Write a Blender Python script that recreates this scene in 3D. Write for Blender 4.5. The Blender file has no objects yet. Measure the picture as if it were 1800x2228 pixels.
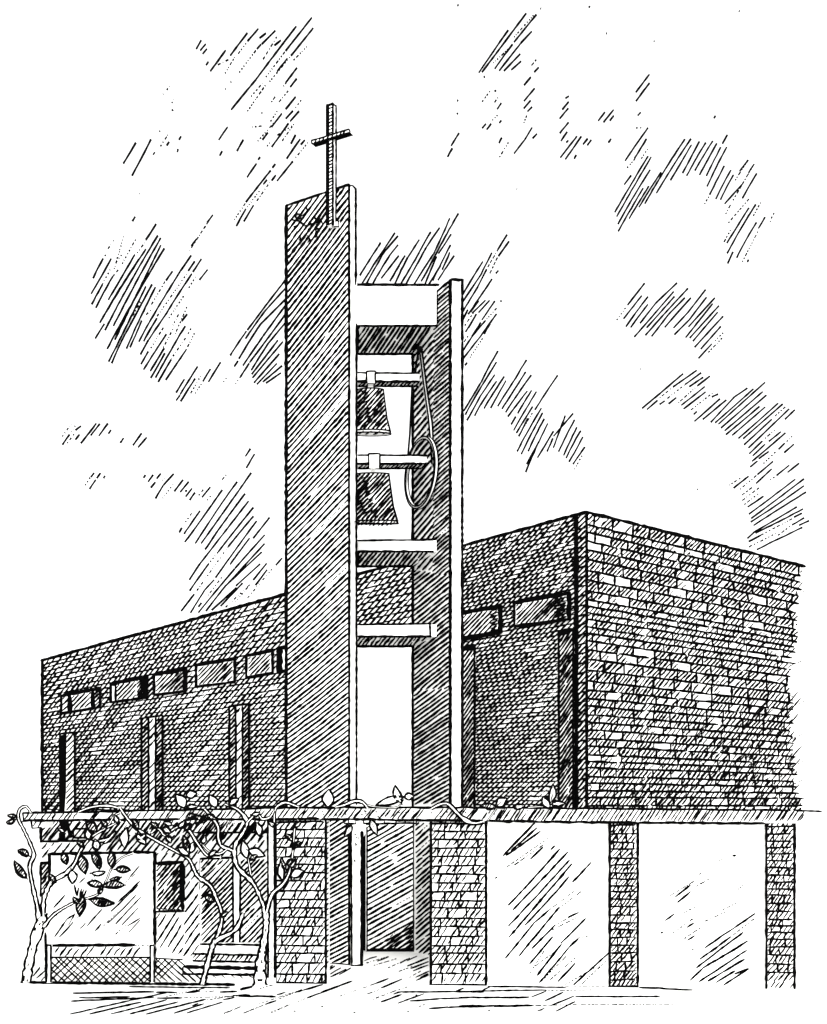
# A brick church with a slab bell tower behind a low portico, drawn in ink on white:
# white plastered solids whose hatching, joints and edges are thin ink strips lying on their own surfaces.
import bpy, math, random
import numpy as np
from mathutils import Vector
random.seed(11)
rng = np.random.RandomState(5)
SC = bpy.context.scene
COL = SC.collection

# ------------------------------------------------------------------ camera, sky, sun, exposure
EYE = 3.0            # eye height (m)
FOC = 2400.0         # focal length in units of the 1800 wide picture
U0, V0 = 900.0, 1752.0   # principal point
cam_d = bpy.data.cameras.new('camera'); cam = bpy.data.objects.new('camera', cam_d); COL.objects.link(cam)
cam.location = (0, 0, EYE); cam.rotation_euler = (math.radians(90), 0, 0)
cam_d.sensor_fit = 'VERTICAL'; cam_d.sensor_height = 36.0; cam_d.sensor_width = 36.0
cam_d.lens = FOC / 2228.0 * 36.0
cam_d.shift_y = (V0 - 1114.0) / 2228.0
cam_d.clip_start = 0.1; cam_d.clip_end = 4000
SC.camera = cam
SUN_EL, SUN_AZ = math.radians(24), math.radians(172)
wd = bpy.data.worlds.new("World"); SC.world = wd; wd.use_nodes = True
nt = wd.node_tree; nt.nodes.clear()
sky = nt.nodes.new('ShaderNodeTexSky'); sky.sky_type = 'NISHITA'; sky.sun_disc = False
sky.sun_elevation = SUN_EL; sky.sun_rotation = SUN_AZ; sky.dust_density = 1.0; sky.air_density = 1.0
hs = nt.nodes.new('ShaderNodeHueSaturation'); hs.inputs['Saturation'].default_value = 0.0   # a white overcast
gm = nt.nodes.new('ShaderNodeGamma'); gm.inputs['Gamma'].default_value = 0.3           # even cloud cover
bg = nt.nodes.new('ShaderNodeBackground'); bg.inputs['Strength'].default_value = 0.15
wo = nt.nodes.new('ShaderNodeOutputWorld')
nt.links.new(sky.outputs[0], hs.inputs['Color']); nt.links.new(hs.outputs[0], gm.inputs['Color']); nt.links.new(gm.outputs[0], bg.inputs['Color']); nt.links.new(bg.outputs[0], wo.inputs[0])
sd = bpy.data.lights.new('sun', 'SUN'); sd.energy = 0.8; sd.angle = math.radians(30); sd.color = (1, .99, .97)
so = bpy.data.objects.new('sun', sd); COL.objects.link(so)
sdir = Vector((math.sin(SUN_AZ) * math.cos(SUN_EL), math.cos(SUN_AZ) * math.cos(SUN_EL), math.sin(SUN_EL)))
so.rotation_euler = sdir.to_track_quat('Z', 'Y').to_euler(); so.location = (10, -20, 30)
SC.view_settings.view_transform = 'Standard'; SC.view_settings.look = 'None'; SC.view_settings.gamma = 1
SC.view_settings.exposure = 2.7
SC.cycles.max_bounces = 10; SC.cycles.diffuse_bounces = 8

# ------------------------------------------------------------------ materials
def material(name, c0, c1, scale):
    m = bpy.data.materials.new(name); m.use_nodes = True
    t = m.node_tree; b = t.nodes['Principled BSDF']
    b.inputs['Roughness'].default_value = 1.0; b.inputs['Specular IOR Level'].default_value = 0.0
    tc = t.nodes.new('ShaderNodeTexCoord'); no = t.nodes.new('ShaderNodeTexNoise'); no.inputs['Scale'].default_value = scale
    no.inputs['Detail'].default_value = 4
    r = t.nodes.new('ShaderNodeValToRGB')
    r.color_ramp.elements[0].color = (*c0, 1); r.color_ramp.elements[1].color = (*c1, 1)
    t.links.new(tc.outputs['Object'], no.inputs['Vector']); t.links.new(no.outputs['Fac'], r.inputs[0]); t.links.new(r.outputs[0], b.inputs['Base Color'])
    return m
WHITE = material('white_plaster', (.84, .84, .83), (.88, .88, .87), 3.0)
BRICKW = material('whitewashed_brick', (.82, .82, .81), (.88, .88, .87), 8.0)
BARK = material('pale_bark', (.82, .82, .80), (.88, .88, .86), 20.0)
GROUNDM = material('pale_paving', (.85, .85, .84), (.88, .88, .87), .5)
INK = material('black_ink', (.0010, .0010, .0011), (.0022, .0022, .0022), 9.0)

# ------------------------------------------------------------------ geometry helpers
class Plane:
    def __init__(s, p, n):
        s.n = Vector(n).normalized(); s.p = Vector(p)
        if s.n.dot(Vector((0, 0, EYE)) - s.p) < 0: s.n = -s.n
    def P(s, u, v, l=0.0):
        d = Vector(((u - U0) / FOC, 1.0, (V0 - v) / FOC)); o = Vector((0, 0, EYE))
        return o + d * ((s.p + s.n * l - o).dot(s.n) / d.dot(s.n))
    def off(s, l): return Plane(s.p + s.n * l, s.n)
    def gnd(s, u): # picture height at which this upright plane meets the ground
        q = s.P(u, V0); return V0 + EYE * FOC / q.y
class Round:       # outside of a solid of revolution
    def __init__(s, x, y, prof, tilt=0.0): s.x, s.y, s.pr, s.t = x, y, sorted(prof), tilt
    def rad(s, z):
        return float(np.interp(z, [a for a, b in s.pr], [b for a, b in s.pr]))
    def P(s, u, v, l=0.0):
        D = s.y
        for k in range(6):
            X = (u - U0) / FOC * D; z = EYE + (V0 - v) / FOC * D; r = s.rad(z - s.t * (D - s.y)) + l
            D = s.y - math.sqrt(max(0.0, r * r - (X - s.x) ** 2))
        return Vector(((u - U0) / FOC * D, D, EYE + (V0 - v) / FOC * D))
def at(u, D): return ((u - U0) / FOC * D, D)
def height(v, D): return EYE + (V0 - v) / FOC * D
def upright(a, b):  # vertical plane through two plan points
    return Plane((a[0], a[1], 0), (b[1] - a[1], a[0] - b[0], 0))
def front(D): return Plane((0, D, 0), (0, -1, 0))
GROUND = Plane((0, 0, 0), (0, 0, 1))

PEN = 1.44           # overall weight of the ink line
class Mesh:
    def __init__(s): s.v, s.f, s.m = [], [], []
    def add(s, vs, fs, mat=0):
        b = len(s.v); s.v += [tuple(p) for p in vs]
        for f in fs: s.f.append(tuple(b + i for i in f)); s.m.append(mat)
    def prism(s, plan, z0, z1, mat=0):
        n = len(plan); z0 = z0 if isinstance(z0, (list, tuple)) else [z0] * n; z1 = z1 if isinstance(z1, (list, tuple)) else [z1] * n
        vs = [(x, y, a) for (x, y), a in zip(plan, z0)] + [(x, y, a) for (x, y), a in zip(plan, z1)]
        s.add(vs, [tuple(range(n))[::-1], tuple(range(n, 2 * n))] + [(i, (i + 1) % n, n + (i + 1) % n, n + i) for i in range(n)], mat)
    def panel(s, S, poly, depth, mat=0):  # a slab whose front lies on S
        n = len(poly); fr = []
        for u, v in poly:
            p = S.P(u, v if v is not None else V0)
            if v is None: p = Vector((p.x, p.y, 0.0))
            fr.append(p)
        bk = [p - S.n * depth for p in fr]
        s.add(fr + bk, [tuple(range(n)), tuple(range(n, 2 * n))[::-1]] + [(i, n + i, n + (i + 1) % n, (i + 1) % n) for i in range(n)], mat)
    def stroke(s, S, pts, w=3.4, wob=.5, lift=.006, mat=1, taper=.35, step=7.0):
        w = w * PEN
        pts = [np.array(p, float) for p in pts]; P = [pts[0]]
        for a, b in zip(pts[:-1], pts[1:]):
            n = max(1, int(np.hypot(*(b - a)) / step))
            for k in range(1, n + 1): P.append(a + (b - a) * k / n)
        P = np.array(P)
        if len(P) < 2: return
        n = len(P)
        T = np.gradient(P, axis=0); T /= np.maximum(1e-6, np.hypot(T[:, 0], T[:, 1]))[:, None]
        N = np.stack([-T[:, 1], T[:, 0]], 1)
        nz = rng.randn(n)
        if n > 4: nz = np.convolve(np.pad(nz, 1, mode='edge'), [.3, .4, .3], 'valid')
        P = P + N * (nz * wob)[:, None]
        W = w * (1 + .16 * rng.randn(n)); W[0] *= 1 - taper; W[-1] *= 1 - taper
        W = np.clip(W, w * .45, w * 1.5)
        L = P + N * W[:, None] / 2; R = P - N * W[:, None] / 2
        vs = [S.P(a, b, lift) for a, b in L] + [S.P(a, b, lift) for a, b in R]
        # rounded nib at both ends
        e0 = P[0] - T[0] * w * .4; e1 = P[-1] + T[-1] * w * .4
        vs += [S.P(e0[0], e0[1], lift), S.P(e1[0], e1[1], lift)]
        fs = [(i, i + 1, n + i + 1, n + i) for i in range(n - 1)] + [(2 * n, 0, n), (n - 1, 2 * n + 1, 2 * n - 1)]
        s.add(vs, fs, mat)
    def dots(s, S, a, b, w=3.0, lift=.006):
        a = np.array(a, float); b = np.array(b, float); L = np.hypot(*(b - a)); d = (b - a) / max(L, 1e-6); t = 0.0
        while t < L:
            l = random.choice([1.5, 2.5, 4, 7, 11]); e = min(L, t + l)
            s.stroke(S, [a + d * t, a + d * max(e, t + 1.2)], w * random.uniform(.65, 1.0), .15, lift)
            t = e + random.uniform(3.5, 6.5)
    def line(s, S, p, q, w=3.4, lift=.007, **k): s.stroke(S, [p, q], w, .35, lift, taper=.1, **k)
    def loop(s, S, pts, w=3.4, lift=.007):
        for a, b in zip(pts, pts[1:] + pts[:1]): s.line(S, a, b, w, lift)
    def fill(s, S, poly, lift=.006, mat=1):
        s.add([S.P(u, v, lift) for u, v in poly], [tuple(range(len(poly)))], mat)
    def hatch(s, S, poly, a0, sp, w=3.4, a1=None, holes=(), brk=.12, jit=2.0, lift=.006, wob=.5, bend=0.0, skip=0.0, spj=.11, ap=1.0, aj=.6):
        a1 = a0 if a1 is None else a1
        poly = np.array(poly, float); x0, y0 = poly.min(0); x1, y1 = poly.max(0); xc = (x0 + x1) / 2
        ext = (x1 - x0) / 2 * math.tan(math.radians(max(abs(a0), abs(a1)))) + 5
        y = y0 - ext
        while y < y1 + ext:
            t = min(1, max(0, (y - y0) / max(1, y1 - y0))); a = math.radians(a0 + (a1 - a0) * t ** ap + random.gauss(0, aj))
            if random.random() > skip:
                X = np.arange(x0 - 2, x1 + 2, max(.6, 1.6 * math.cos(a)))
                q = (X - xc) / max(1, (x1 - x0) / 2)
                Y = y - (X - xc) * math.tan(a) - bend * (1 - q * q)
                ins = inside(X, Y, poly)
                for h in holes: ins &= ~inside(X, Y, np.array(h, float))
                i = 0; n = len(X)
                while i < n:
                    if ins[i]:
                        j = i
                        while j + 1 < n and ins[j + 1]: j += 1
                        Lr = math.hypot(X[j] - X[i], Y[j] - Y[i])
                        if Lr > 3.5:
                            c = min(.25 * Lr, abs(random.gauss(0, jit))); e = min(.25 * Lr, abs(random.gauss(0, jit)))
                            k0 = i + int(c / 1.6); k1 = j - int(e / 1.6)
                            if k1 > k0:
                                A = (X[k0], Y[k0]); B = (X[k1], Y[k1])
                                if random.random() < brk and Lr > 22:
                                    f = random.uniform(.25, .75); m = (A[0] + (B[0] - A[0]) * f, A[1] + (B[1] - A[1]) * f)
                                    g = random.uniform(.05, .12)
                                    m2 = (A[0] + (B[0] - A[0]) * (f + g), A[1] + (B[1] - A[1]) * (f + g))
                                    s.stroke(S, [A, m], w * random.uniform(.85, 1.12), wob, lift)
                                    if random.random() < .3: s.dots(S, m2, B, w * .9, lift)
                                    else: s.stroke(S, [m2, B], w * random.uniform(.85, 1.12), wob, lift)
                                else:
                                    mid = (X[(k0 + k1) // 2], Y[(k0 + k1) // 2])
                                    s.stroke(S, [A, mid, B] if bend else [A, B], w * random.uniform(.85, 1.14), wob, lift)
                        i = j + 1
                    else: i += 1
            y += sp / max(.25, math.cos(a)) * (1 + spj * random.uniform(-1, 1))
    def tube(s, pts, rads, mat=0, n=6, cap=True):
        pts = [Vector(p) for p in pts]; k = len(pts); vs = []
        for i, p in enumerate(pts):
            t = (pts[min(i + 1, k - 1)] - pts[max(i - 1, 0)]).normalized()
            a = t.cross(Vector((0, 1, 0)));  a = a.normalized() if a.length > 1e-4 else Vector((1, 0, 0)); b = t.cross(a)
            for j in range(n):
                th = 2 * math.pi * j / n; vs.append(p + (a * math.cos(th) + b * math.sin(th)) * rads[i])
        fs = [(i * n + j, i * n + (j + 1) % n, (i + 1) * n + (j + 1) % n, (i + 1) * n + j) for i in range(k - 1) for j in range(n)]
        if cap: fs += [tuple(range(n)), tuple(range((k - 1) * n, k * n))]
        s.add(vs, fs, mat)
    def build(s, name, parent=None, mats=None, origin=(0, 0, 0), kind=None):
        me = bpy.data.meshes.new(name); o0 = Vector(origin)
        if parent is not None:
            q = parent
            while q is not None: o0 = o0 + q.location; q = q.parent
        me.from_pydata([tuple(Vector(p) - o0) for p in s.v], [], s.f)
        for m in (mats or (WHITE, INK)): me.materials.append(m)
        me.polygons.foreach_set('material_index', s.m); me.update()
        o = bpy.data.objects.new(name, me); COL.objects.link(o)
        if parent is not None: o.parent = parent
        else: o.location = o0
        if kind: o['kind'] = kind
        return o
def inside(X, Y, poly):
    r = np.zeros(len(X), bool); n = len(poly); j = n - 1
    for i in range(n):
        xi, yi = poly[i]; xj, yj = poly[j]
        if yi != yj:
            c = ((yi > Y) != (yj > Y)) & (X < (xj - xi) * (Y - yi) / (yj - yi) + xi)
            r ^= c
        j = i
    return r
def rect(a, b, c, d): return [(a, b), (c, b), (c, d), (a, d)]
def thing(name, label, cat, loc, group=None):
    o = bpy.data.objects.new(name, None); COL.objects.link(o); o.location = loc; o.empty_display_size = .3
    tag(o, label, cat, group); return o
def tag(o, label, cat, group=None):
    o['label'] = label; o['category'] = cat
    if group: o['group'] = group
def ptlabel(o, t): o['label'] = t; return o
def table(txt, x0, y0, k):
    out = []
    for it in txt.replace('\n', ' ').split(';'):
        it = it.strip()
        if not it: continue
        d = it.startswith('d'); q = [float(z) for z in it.lstrip('d ').split(',')]
        if len(q) == 2: q = q + [q[0] + 3, q[1] + 1]
        out.append((d, (x0 + q[0] / k, y0 + q[1] / k), (x0 + q[2] / k, y0 + q[3] / k)))
    return out
def ink_table(m, S, tb, w=3.2, lift=.006, bow=.02):
    for d, a, b in tb:
        if d: m.dots(S, a, b, w * 1.05, lift)
        else:
            c = ((a[0] + b[0]) / 2 - (b[1] - a[1]) * bow * random.uniform(-.6, 1), (a[1] + b[1]) / 2 + (b[0] - a[0]) * bow * random.uniform(-.6, 1))
            m.stroke(S, [a, c, b], w * random.uniform(.9, 1.1), .4, lift)

# ------------------------------------------------------------------ ground
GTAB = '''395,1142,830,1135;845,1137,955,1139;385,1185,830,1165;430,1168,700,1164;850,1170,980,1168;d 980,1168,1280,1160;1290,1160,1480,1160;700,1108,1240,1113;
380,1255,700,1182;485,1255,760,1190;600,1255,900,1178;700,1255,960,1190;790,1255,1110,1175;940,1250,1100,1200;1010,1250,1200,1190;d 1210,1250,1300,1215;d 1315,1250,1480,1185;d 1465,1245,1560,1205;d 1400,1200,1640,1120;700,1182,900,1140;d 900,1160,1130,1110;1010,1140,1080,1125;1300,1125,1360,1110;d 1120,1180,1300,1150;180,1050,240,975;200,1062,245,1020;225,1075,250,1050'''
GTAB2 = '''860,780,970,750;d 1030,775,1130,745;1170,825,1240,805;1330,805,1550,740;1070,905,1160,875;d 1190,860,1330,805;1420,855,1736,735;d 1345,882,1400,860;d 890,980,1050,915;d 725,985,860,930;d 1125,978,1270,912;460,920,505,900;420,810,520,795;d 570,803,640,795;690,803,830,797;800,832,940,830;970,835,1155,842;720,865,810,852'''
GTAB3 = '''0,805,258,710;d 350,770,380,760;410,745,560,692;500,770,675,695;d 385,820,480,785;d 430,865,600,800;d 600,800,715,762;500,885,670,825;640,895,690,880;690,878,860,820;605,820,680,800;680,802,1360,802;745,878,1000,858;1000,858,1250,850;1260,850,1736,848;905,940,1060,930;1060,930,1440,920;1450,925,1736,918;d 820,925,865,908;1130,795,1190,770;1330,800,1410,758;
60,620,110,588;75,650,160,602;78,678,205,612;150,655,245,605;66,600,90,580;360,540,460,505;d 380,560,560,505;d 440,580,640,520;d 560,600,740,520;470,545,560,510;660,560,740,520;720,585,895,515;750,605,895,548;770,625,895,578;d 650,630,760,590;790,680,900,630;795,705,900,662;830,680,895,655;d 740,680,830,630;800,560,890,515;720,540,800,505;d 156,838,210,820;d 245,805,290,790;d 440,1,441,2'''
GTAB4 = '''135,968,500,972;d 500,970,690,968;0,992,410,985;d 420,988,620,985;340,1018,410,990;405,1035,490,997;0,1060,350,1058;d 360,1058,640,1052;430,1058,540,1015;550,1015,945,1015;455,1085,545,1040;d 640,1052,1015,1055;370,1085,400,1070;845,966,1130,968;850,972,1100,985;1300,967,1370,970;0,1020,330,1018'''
g = Mesh()  # stroke tables include cast shadows hatched in ink, as by the doorway
g.add([(-900, -200, 0), (900, -200, 0), (900, 1500, 0), (-900, 1500, 0)], [(0, 1, 2, 3)], 0)
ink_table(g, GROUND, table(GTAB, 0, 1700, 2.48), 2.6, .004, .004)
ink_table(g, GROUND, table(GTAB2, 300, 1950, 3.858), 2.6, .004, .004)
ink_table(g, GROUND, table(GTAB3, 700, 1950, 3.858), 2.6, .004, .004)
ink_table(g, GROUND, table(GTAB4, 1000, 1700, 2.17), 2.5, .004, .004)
for u, v in [(770, 2203), (887, 2201), (1063, 2198), (700, 2190), (640, 2200), (905, 2165)]: g.stroke(GROUND, [(u, v), (u + 2.5, v)], 3.2, 0, .004)
g.line(GROUND, (46, 2137), (510, 2142), 4.5, .005)
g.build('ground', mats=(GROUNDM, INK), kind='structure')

# ------------------------------------------------------------------ clouds: hatched strokes hanging far off in the sky
CL = {}
CL['A'] = (200, 0, 2.48, '''564,264,590,217;583,274,616,236;598,291,620,264;616,352,630,332;640,384,722,271;747,300,840,177;840,222,899,154;d 720,395,770,310;d 790,290,835,230;905,205,940,178;d 795,392,890,265;890,265,912,240;918,237,990,165;d 925,320,1000,195;985,245,1020,217;752,592,885,430;885,430,1103,142;1045,275,1187,95;d 940,415,1045,275;d 840,600,940,455;d 960,440,1075,300;1075,300,1196,150;d 1088,325,1160,252;d 860,520,920,450;1000,385,1055,315;1047,445,1107,366;d 1035,465,1060,430;1070,470,1105,425;d 1010,550,1060,490;d 970,550,990,520;1047,588,1100,522;d 1100,580,1130,540;1047,640,1085,598;970,685,1026,612;1070,655,1118,600;972,792,1062,665;d 895,762,985,660;920,755,950,715;d 1028,760,1090,670;1075,775,1100,728;d 945,790,960,770;1052,856,1125,750;1128,780,1150,755;d 1100,850,1170,765;1000,976,1085,870;685,755,733,685;783,815,818,754;690,840,704,815;838,957,888,883;897,862,908,848;832,1090,965,920;d 770,1185,830,1095;780,1220,830,1130;820,1195,872,1108;d 830,1130,905,1030;d 890,1085,960,985;925,995,945,970;970,975,993,945;975,905,990,885;d 680,350,740,320;d 1000,730,1080,680;d 865,685,925,680;d 915,612,930,597;d 965,655,1000,600;750,440,752,441;720,480,722,481''')
CL['A2'] = (200, 0, 2.48, '''171,882,237,770;217,948,319,752;d 370,790,415,720;d 330,835,345,815;470,755,482,735;462,820,466,805;405,785,418,765;d 405,485,418,465;d 432,555,442,537;433,598,437,592;385,508,387,507;258,1046,261,1046;d 365,710,372,698''')
CL['B0'] = (900, 0, 2.0424, '''d 291,322,365,215;305,320,500,60;291,322,420,135;d 355,280,440,200;362,305,440,197;447,187,545,66;d 447,165,535,65;380,315,478,190;478,190,525,140;402,315,474,240;435,310,478,272;d 525,290,548,262;537,320,556,300;492,378,521,343;490,450,538,393;490,482,520,447;507,495,527,475;d 490,545,505,510;d 305,452,340,405;d 360,455,382,425;372,485,390,458;d 350,535,375,510;383,545,391,535;305,570,322,550;325,576,345,550;447,682,495,620;495,620,527,567;530,614,549,594;380,636,391,613;d 383,698,422,632;152,697,172,660;167,648,202,592;193,447,198,445;193,507,197,503;312,342,316,340;195,22,201,24;565,36,567,37;360,405,368,402''')
CL['B1'] = (900, 0, 2.0424, '''675,437,690,427;661,487,690,452;650,527,687,482;650,592,688,545;655,627,682,587;680,632,688,624;653,700,727,605;675,708,745,607;714,706,722,690;753,642,773,617;773,645,790,622;868,632,878,617;822,536,850,499;846,542,889,488;873,536,889,515;777,28,784,31;857,148,860,149;459,838,461,839''')
CL['B2'] = (900, 0, 2.0424, '''988,410,1048,331;989,449,1048,370;998,512,1009,500;941,714,1042,568;983,703,1035,618;d 950,745,985,705;d 1013,705,1042,660;937,820,967,780;895,943,1042,695;904,962,1057,697;910,995,1052,755;910,1028,1020,837;958,972,1045,828;1003,920,1100,766;1028,905,1205,620;1080,858,1232,618;1143,800,1234,645;1197,768,1270,630;1215,780,1298,635;1252,757,1329,628;1272,777,1348,638;1302,781,1365,655;1305,828,1391,655;1373,638,1395,600;1316,865,1381,738;d 1294,905,1315,870;1344,884,1410,757;1365,887,1422,778;1383,906,1460,820;d 1430,800,1487,712;1450,760,1487,712;d 1420,890,1513,730;1490,768,1513,730;1463,880,1525,772;d 1388,950,1412,905;d 1400,990,1490,885;1393,1080,1490,925;d 1380,1075,1410,1020;1395,1125,1520,910;d 1510,960,1543,900;1397,1170,1420,1120;1437,1145,1523,990;d 1462,1162,1530,1030;1533,1015,1562,966;d 1585,985,1603,942;1484,1165,1488,1155;1335,525,1342,515;1067,181,1070,182;1448,48,1450,49;d 988,568,1020,569''')
CL['C'] = (100, 450, 2.893, '''297,450,360,325;d 390,265,410,238;285,548,412,325;d 370,310,380,300;290,613,355,490;d 355,490,405,395;d 430,390,490,188;315,636,420,440;d 420,440,465,385;d 445,345,478,300;d 480,360,565,205;392,587,560,300;630,207,695,107;d 575,290,630,215;340,730,585,330;345,720,630,265;372,777,705,180;425,750,724,195;310,830,370,735;435,837,725,240;385,895,745,262;395,975,630,500;415,985,500,800;500,800,668,488;508,893,690,505;530,885,605,715;d 525,720,600,590;585,850,650,730;650,730,850,400;850,400,915,305;615,848,700,700;d 700,690,885,425;755,465,798,405;d 665,615,750,470;d 630,680,660,650;595,930,645,840;645,840,760,670;760,670,920,420;897,403,938,342;925,410,980,327;d 900,510,945,437;967,460,1018,395;d 775,700,875,550;915,248,950,200;d 905,275,1015,105;1015,100,1052,50;600,990,645,910;615,1025,760,800;d 660,890,740,760;657,1035,745,890;d 740,885,800,770;660,1078,750,920;690,1076,800,880;800,880,878,750;d 800,745,840,670;d 815,800,890,625;855,720,890,675;707,1103,790,960;d 790,955,880,825;755,1090,880,905;d 880,905,937,795;d 895,800,915,765;820,1170,872,1085;845,1182,955,1005;820,1220,845,1185;848,1225,940,1080;d 912,1175,975,1065;d 940,1175,978,1115;988,1100,1037,1020;1023,1103,1100,978;545,90,562,62;d 425,215,428,210''')
CL['C2'] = (100, 450, 2.893, '''1160,937,1265,780;1270,775,1520,445;1257,830,1380,655;1380,655,1520,500;1187,1005,1210,970;1215,957,1350,740;1350,740,1520,570;1240,1000,1370,810;1370,810,1520,605;d 1195,1115,1290,970;1225,1070,1280,985;1290,970,1520,660;1292,1030,1400,860;1400,860,1520,715;1295,1055,1460,840;1300,1078,1493,848;1310,1108,1470,925;1328,1118,1455,985;1365,1103,1487,1000;1385,1110,1480,1045;1120,1100,1122,1101;1135,1080,1137,1081''')
CL['D0'] = (100, 850, 2.893, '''d 103,290,160,208;103,342,150,275;d 135,330,180,270;d 160,260,185,220;185,250,222,222;185,310,212,275;220,332,300,230;300,230,318,205;283,282,340,208;333,285,390,206;393,272,410,247;467,330,490,297;548,345,605,266;580,358,635,294;d 247,597,280,545;282,545,305,517;275,620,315,560;320,552,345,517;362,553,372,535''')
CL['D1'] = (100, 850, 2.893, '''615,550,628,530;643,575,675,530;660,612,690,575;697,555,725,520;d 720,580,748,548;690,680,740,595;740,595,805,523;d 735,678,805,585;808,635,865,560;845,640,900,572;877,635,890,625;880,668,920,615;905,690,940,640;d 962,660,1000,612;983,672,1035,607;d 1015,690,1045,655;838,895,857,862;d 878,830,922,765;870,902,940,800;940,800,972,755;875,953,930,880;930,880,1110,625;940,963,1050,795;1050,795,1205,573;977,963,1293,517;1003,1000,1070,900;1070,900,1254,648;903,1192,970,1090;970,1090,1278,693;903,1262,1025,1090;1085,1015,1307,735;d 1025,1090,1085,1015;d 950,1260,1150,980;1150,980,1307,790;1068,1178,1327,820;1305,930,1410,797;1160,1095,1283,928;852,1388,935,1280;910,1400,1000,1255;1000,1255,1060,1190;958,1400,1190,1120;1190,1120,1378,908;1150,1210,1378,962;1008,1388,1130,1230;1130,1230,1360,1015;1043,1383,1200,1240;1100,1357,1240,1210;1195,1230,1350,1090;d 1130,1365,1290,1215;1305,1193,1390,1087;d 1195,1330,1285,1220;1320,1225,1395,1125;d 1270,1305,1430,1115;1447,1100,1488,1053;1255,415,1288,365;1262,487,1315,398;d 1110,560,1138,527;960,1362,980,1335;d 1020,1290,1115,1165''')
CL['E0'] = (760, 450, 3.2148, '''75,480,205,275;88,540,175,400;175,400,320,182;120,540,250,310;250,310,340,205;165,540,290,330;290,330,342,266;225,500,347,342;300,500,390,342;315,550,410,355;410,355,490,230;355,550,490,320;490,320,570,177;395,545,530,300;530,300,632,147;455,540,590,330;590,330,705,80;505,520,545,450;545,450,763,48;530,545,612,348;625,327,713,192;585,515,650,385;650,385,708,268;622,513,735,342;205,275,220,250;285,520,350,410;560,540,640,410;650,440,705,318''')
CL['E1'] = (760, 450, 3.2148, '''785,630,935,383;785,680,925,470;925,470,998,322;785,750,900,560;900,560,960,440;d 960,440,1040,300;1040,300,1105,195;d 985,465,1040,350;1045,345,1118,242;1027,465,1045,445;785,820,830,720;835,750,1000,505;d 810,830,870,740;850,735,905,660;860,745,952,655;905,740,982,655;930,790,1018,660;815,875,840,835;835,845,890,750;d 805,945,830,905;785,1025,920,810;860,905,950,800;d 950,800,1032,708;785,1080,920,905;920,905,1030,750;d 845,1055,940,910;945,890,985,820;1057,657,1067,658;810,1110,825,1090''')
CL['E2'] = (760, 450, 3.2148, '''800,1430,925,1225;925,1225,1040,1010;812,1455,1032,1085;825,1493,920,1320;920,1320,1018,1175;878,1462,910,1400;910,1400,1032,1220;943,1412,1085,1187;990,1408,1097,1216;1040,1395,1170,1190;1170,1190,1240,1072;1070,1413,1235,1155;1095,1438,1135,1375;1135,1375,1273,1178;1110,1468,1245,1290;1135,1522,1165,1468;1180,1445,1278,1283;1150,1565,1310,1293;1170,1583,1285,1397;1187,1605,1250,1480;d 1210,1560,1290,1430;1300,1420,1458,1180;1175,1712,1345,1408;1205,1730,1355,1440;1253,1710,1365,1483;1235,1857,1390,1515;1243,1800,1330,1640;1318,1755,1430,1570;1385,1712,1425,1620;1430,1685,1513,1460;1430,1605,1567,1445;1467,1712,1577,1490;1500,1740,1592,1543;1518,1758,1620,1567;1540,1783,1635,1610;1567,1800,1650,1680;d 1578,1835,1630,1740;1452,1935,1455,1936''')
CL['F0'] = (1250, 550, 3.1564, '''d 293,460,350,380;365,360,482,210;340,452,463,295;355,507,505,302;387,513,505,355;453,483,560,345;560,345,705,207;413,577,520,455;520,455,682,267;497,515,688,300;490,565,600,440;600,440,780,245;532,573,650,420;650,420,758,310;620,513,800,310;683,515,780,410;780,410,900,255;688,562,790,460;790,460,907,307;785,508,965,310;765,582,950,350;793,585,993,364;815,607,985,408;828,647,1020,438;868,662,1005,507;853,725,945,625;d 920,685,1020,580;d 965,605,1022,550;450,800,455,802''')
CL['F1'] = (1250, 550, 3.1564, '''467,1067,590,965;590,965,748,830;498,1077,570,1015;d 588,995,680,920;680,920,840,808;d 640,1000,760,905;760,905,870,825;587,1040,620,1018;648,1037,700,995;d 715,1030,850,910;790,920,885,855;850,910,930,848;735,1047,895,920;750,1073,900,957;d 800,1080,960,955;945,990,987,970;820,1110,840,1092;825,1158,1000,1003;882,1145,1043,1012;937,1165,1100,990;1100,990,1188,930;968,1167,1230,935;990,1177,1310,890;1008,1203,1293,955;1033,1222,1320,977;1042,1248,1270,1057;1085,1253,1310,1060;1127,1275,1400,1033;1160,1277,1430,1040;1167,1318,1355,1145;d 1380,1120,1455,1053;1197,1340,1475,1073;1448,1143,1513,1080;1202,1380,1290,1295;d 1310,1275,1385,1210;1225,1395,1310,1315;1337,1295,1418,1230;1220,1433,1450,1237;1210,1470,1258,1430;1267,1415,1335,1365;d 1300,1447,1390,1360;1403,1350,1445,1308;d 1460,1295,1505,1252;1442,1373,1508,1315;d 1065,1595,1140,1548;1095,1615,1197,1535;d 1138,1625,1250,1530;1258,1523,1363,1435;1250,1583,1355,1485;1390,1528,1475,1460;1465,1508,1543,1447;d 1345,1558,1400,1525;d 1150,1665,1230,1605;d 1155,1700,1275,1610;d 1167,1730,1270,1650;1190,1747,1297,1675;1200,1795,1518,1555;1215,1825,1577,1553;1213,1848,1577,1600;1232,1872,1590,1645;1188,1963,1240,1915;1240,1915,1528,1745;1245,1925,1570,1760;1198,1983,1280,1940;d 1280,1940,1500,1825;1510,1815,1562,1790;d 1200,2020,1400,1920;1495,1870,1578,1820;d 1400,1940,1480,1880;1545,1870,1612,1840;1253,2040,1340,1995;1340,1995,1565,1887;845,1625,847,1626''')
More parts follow.
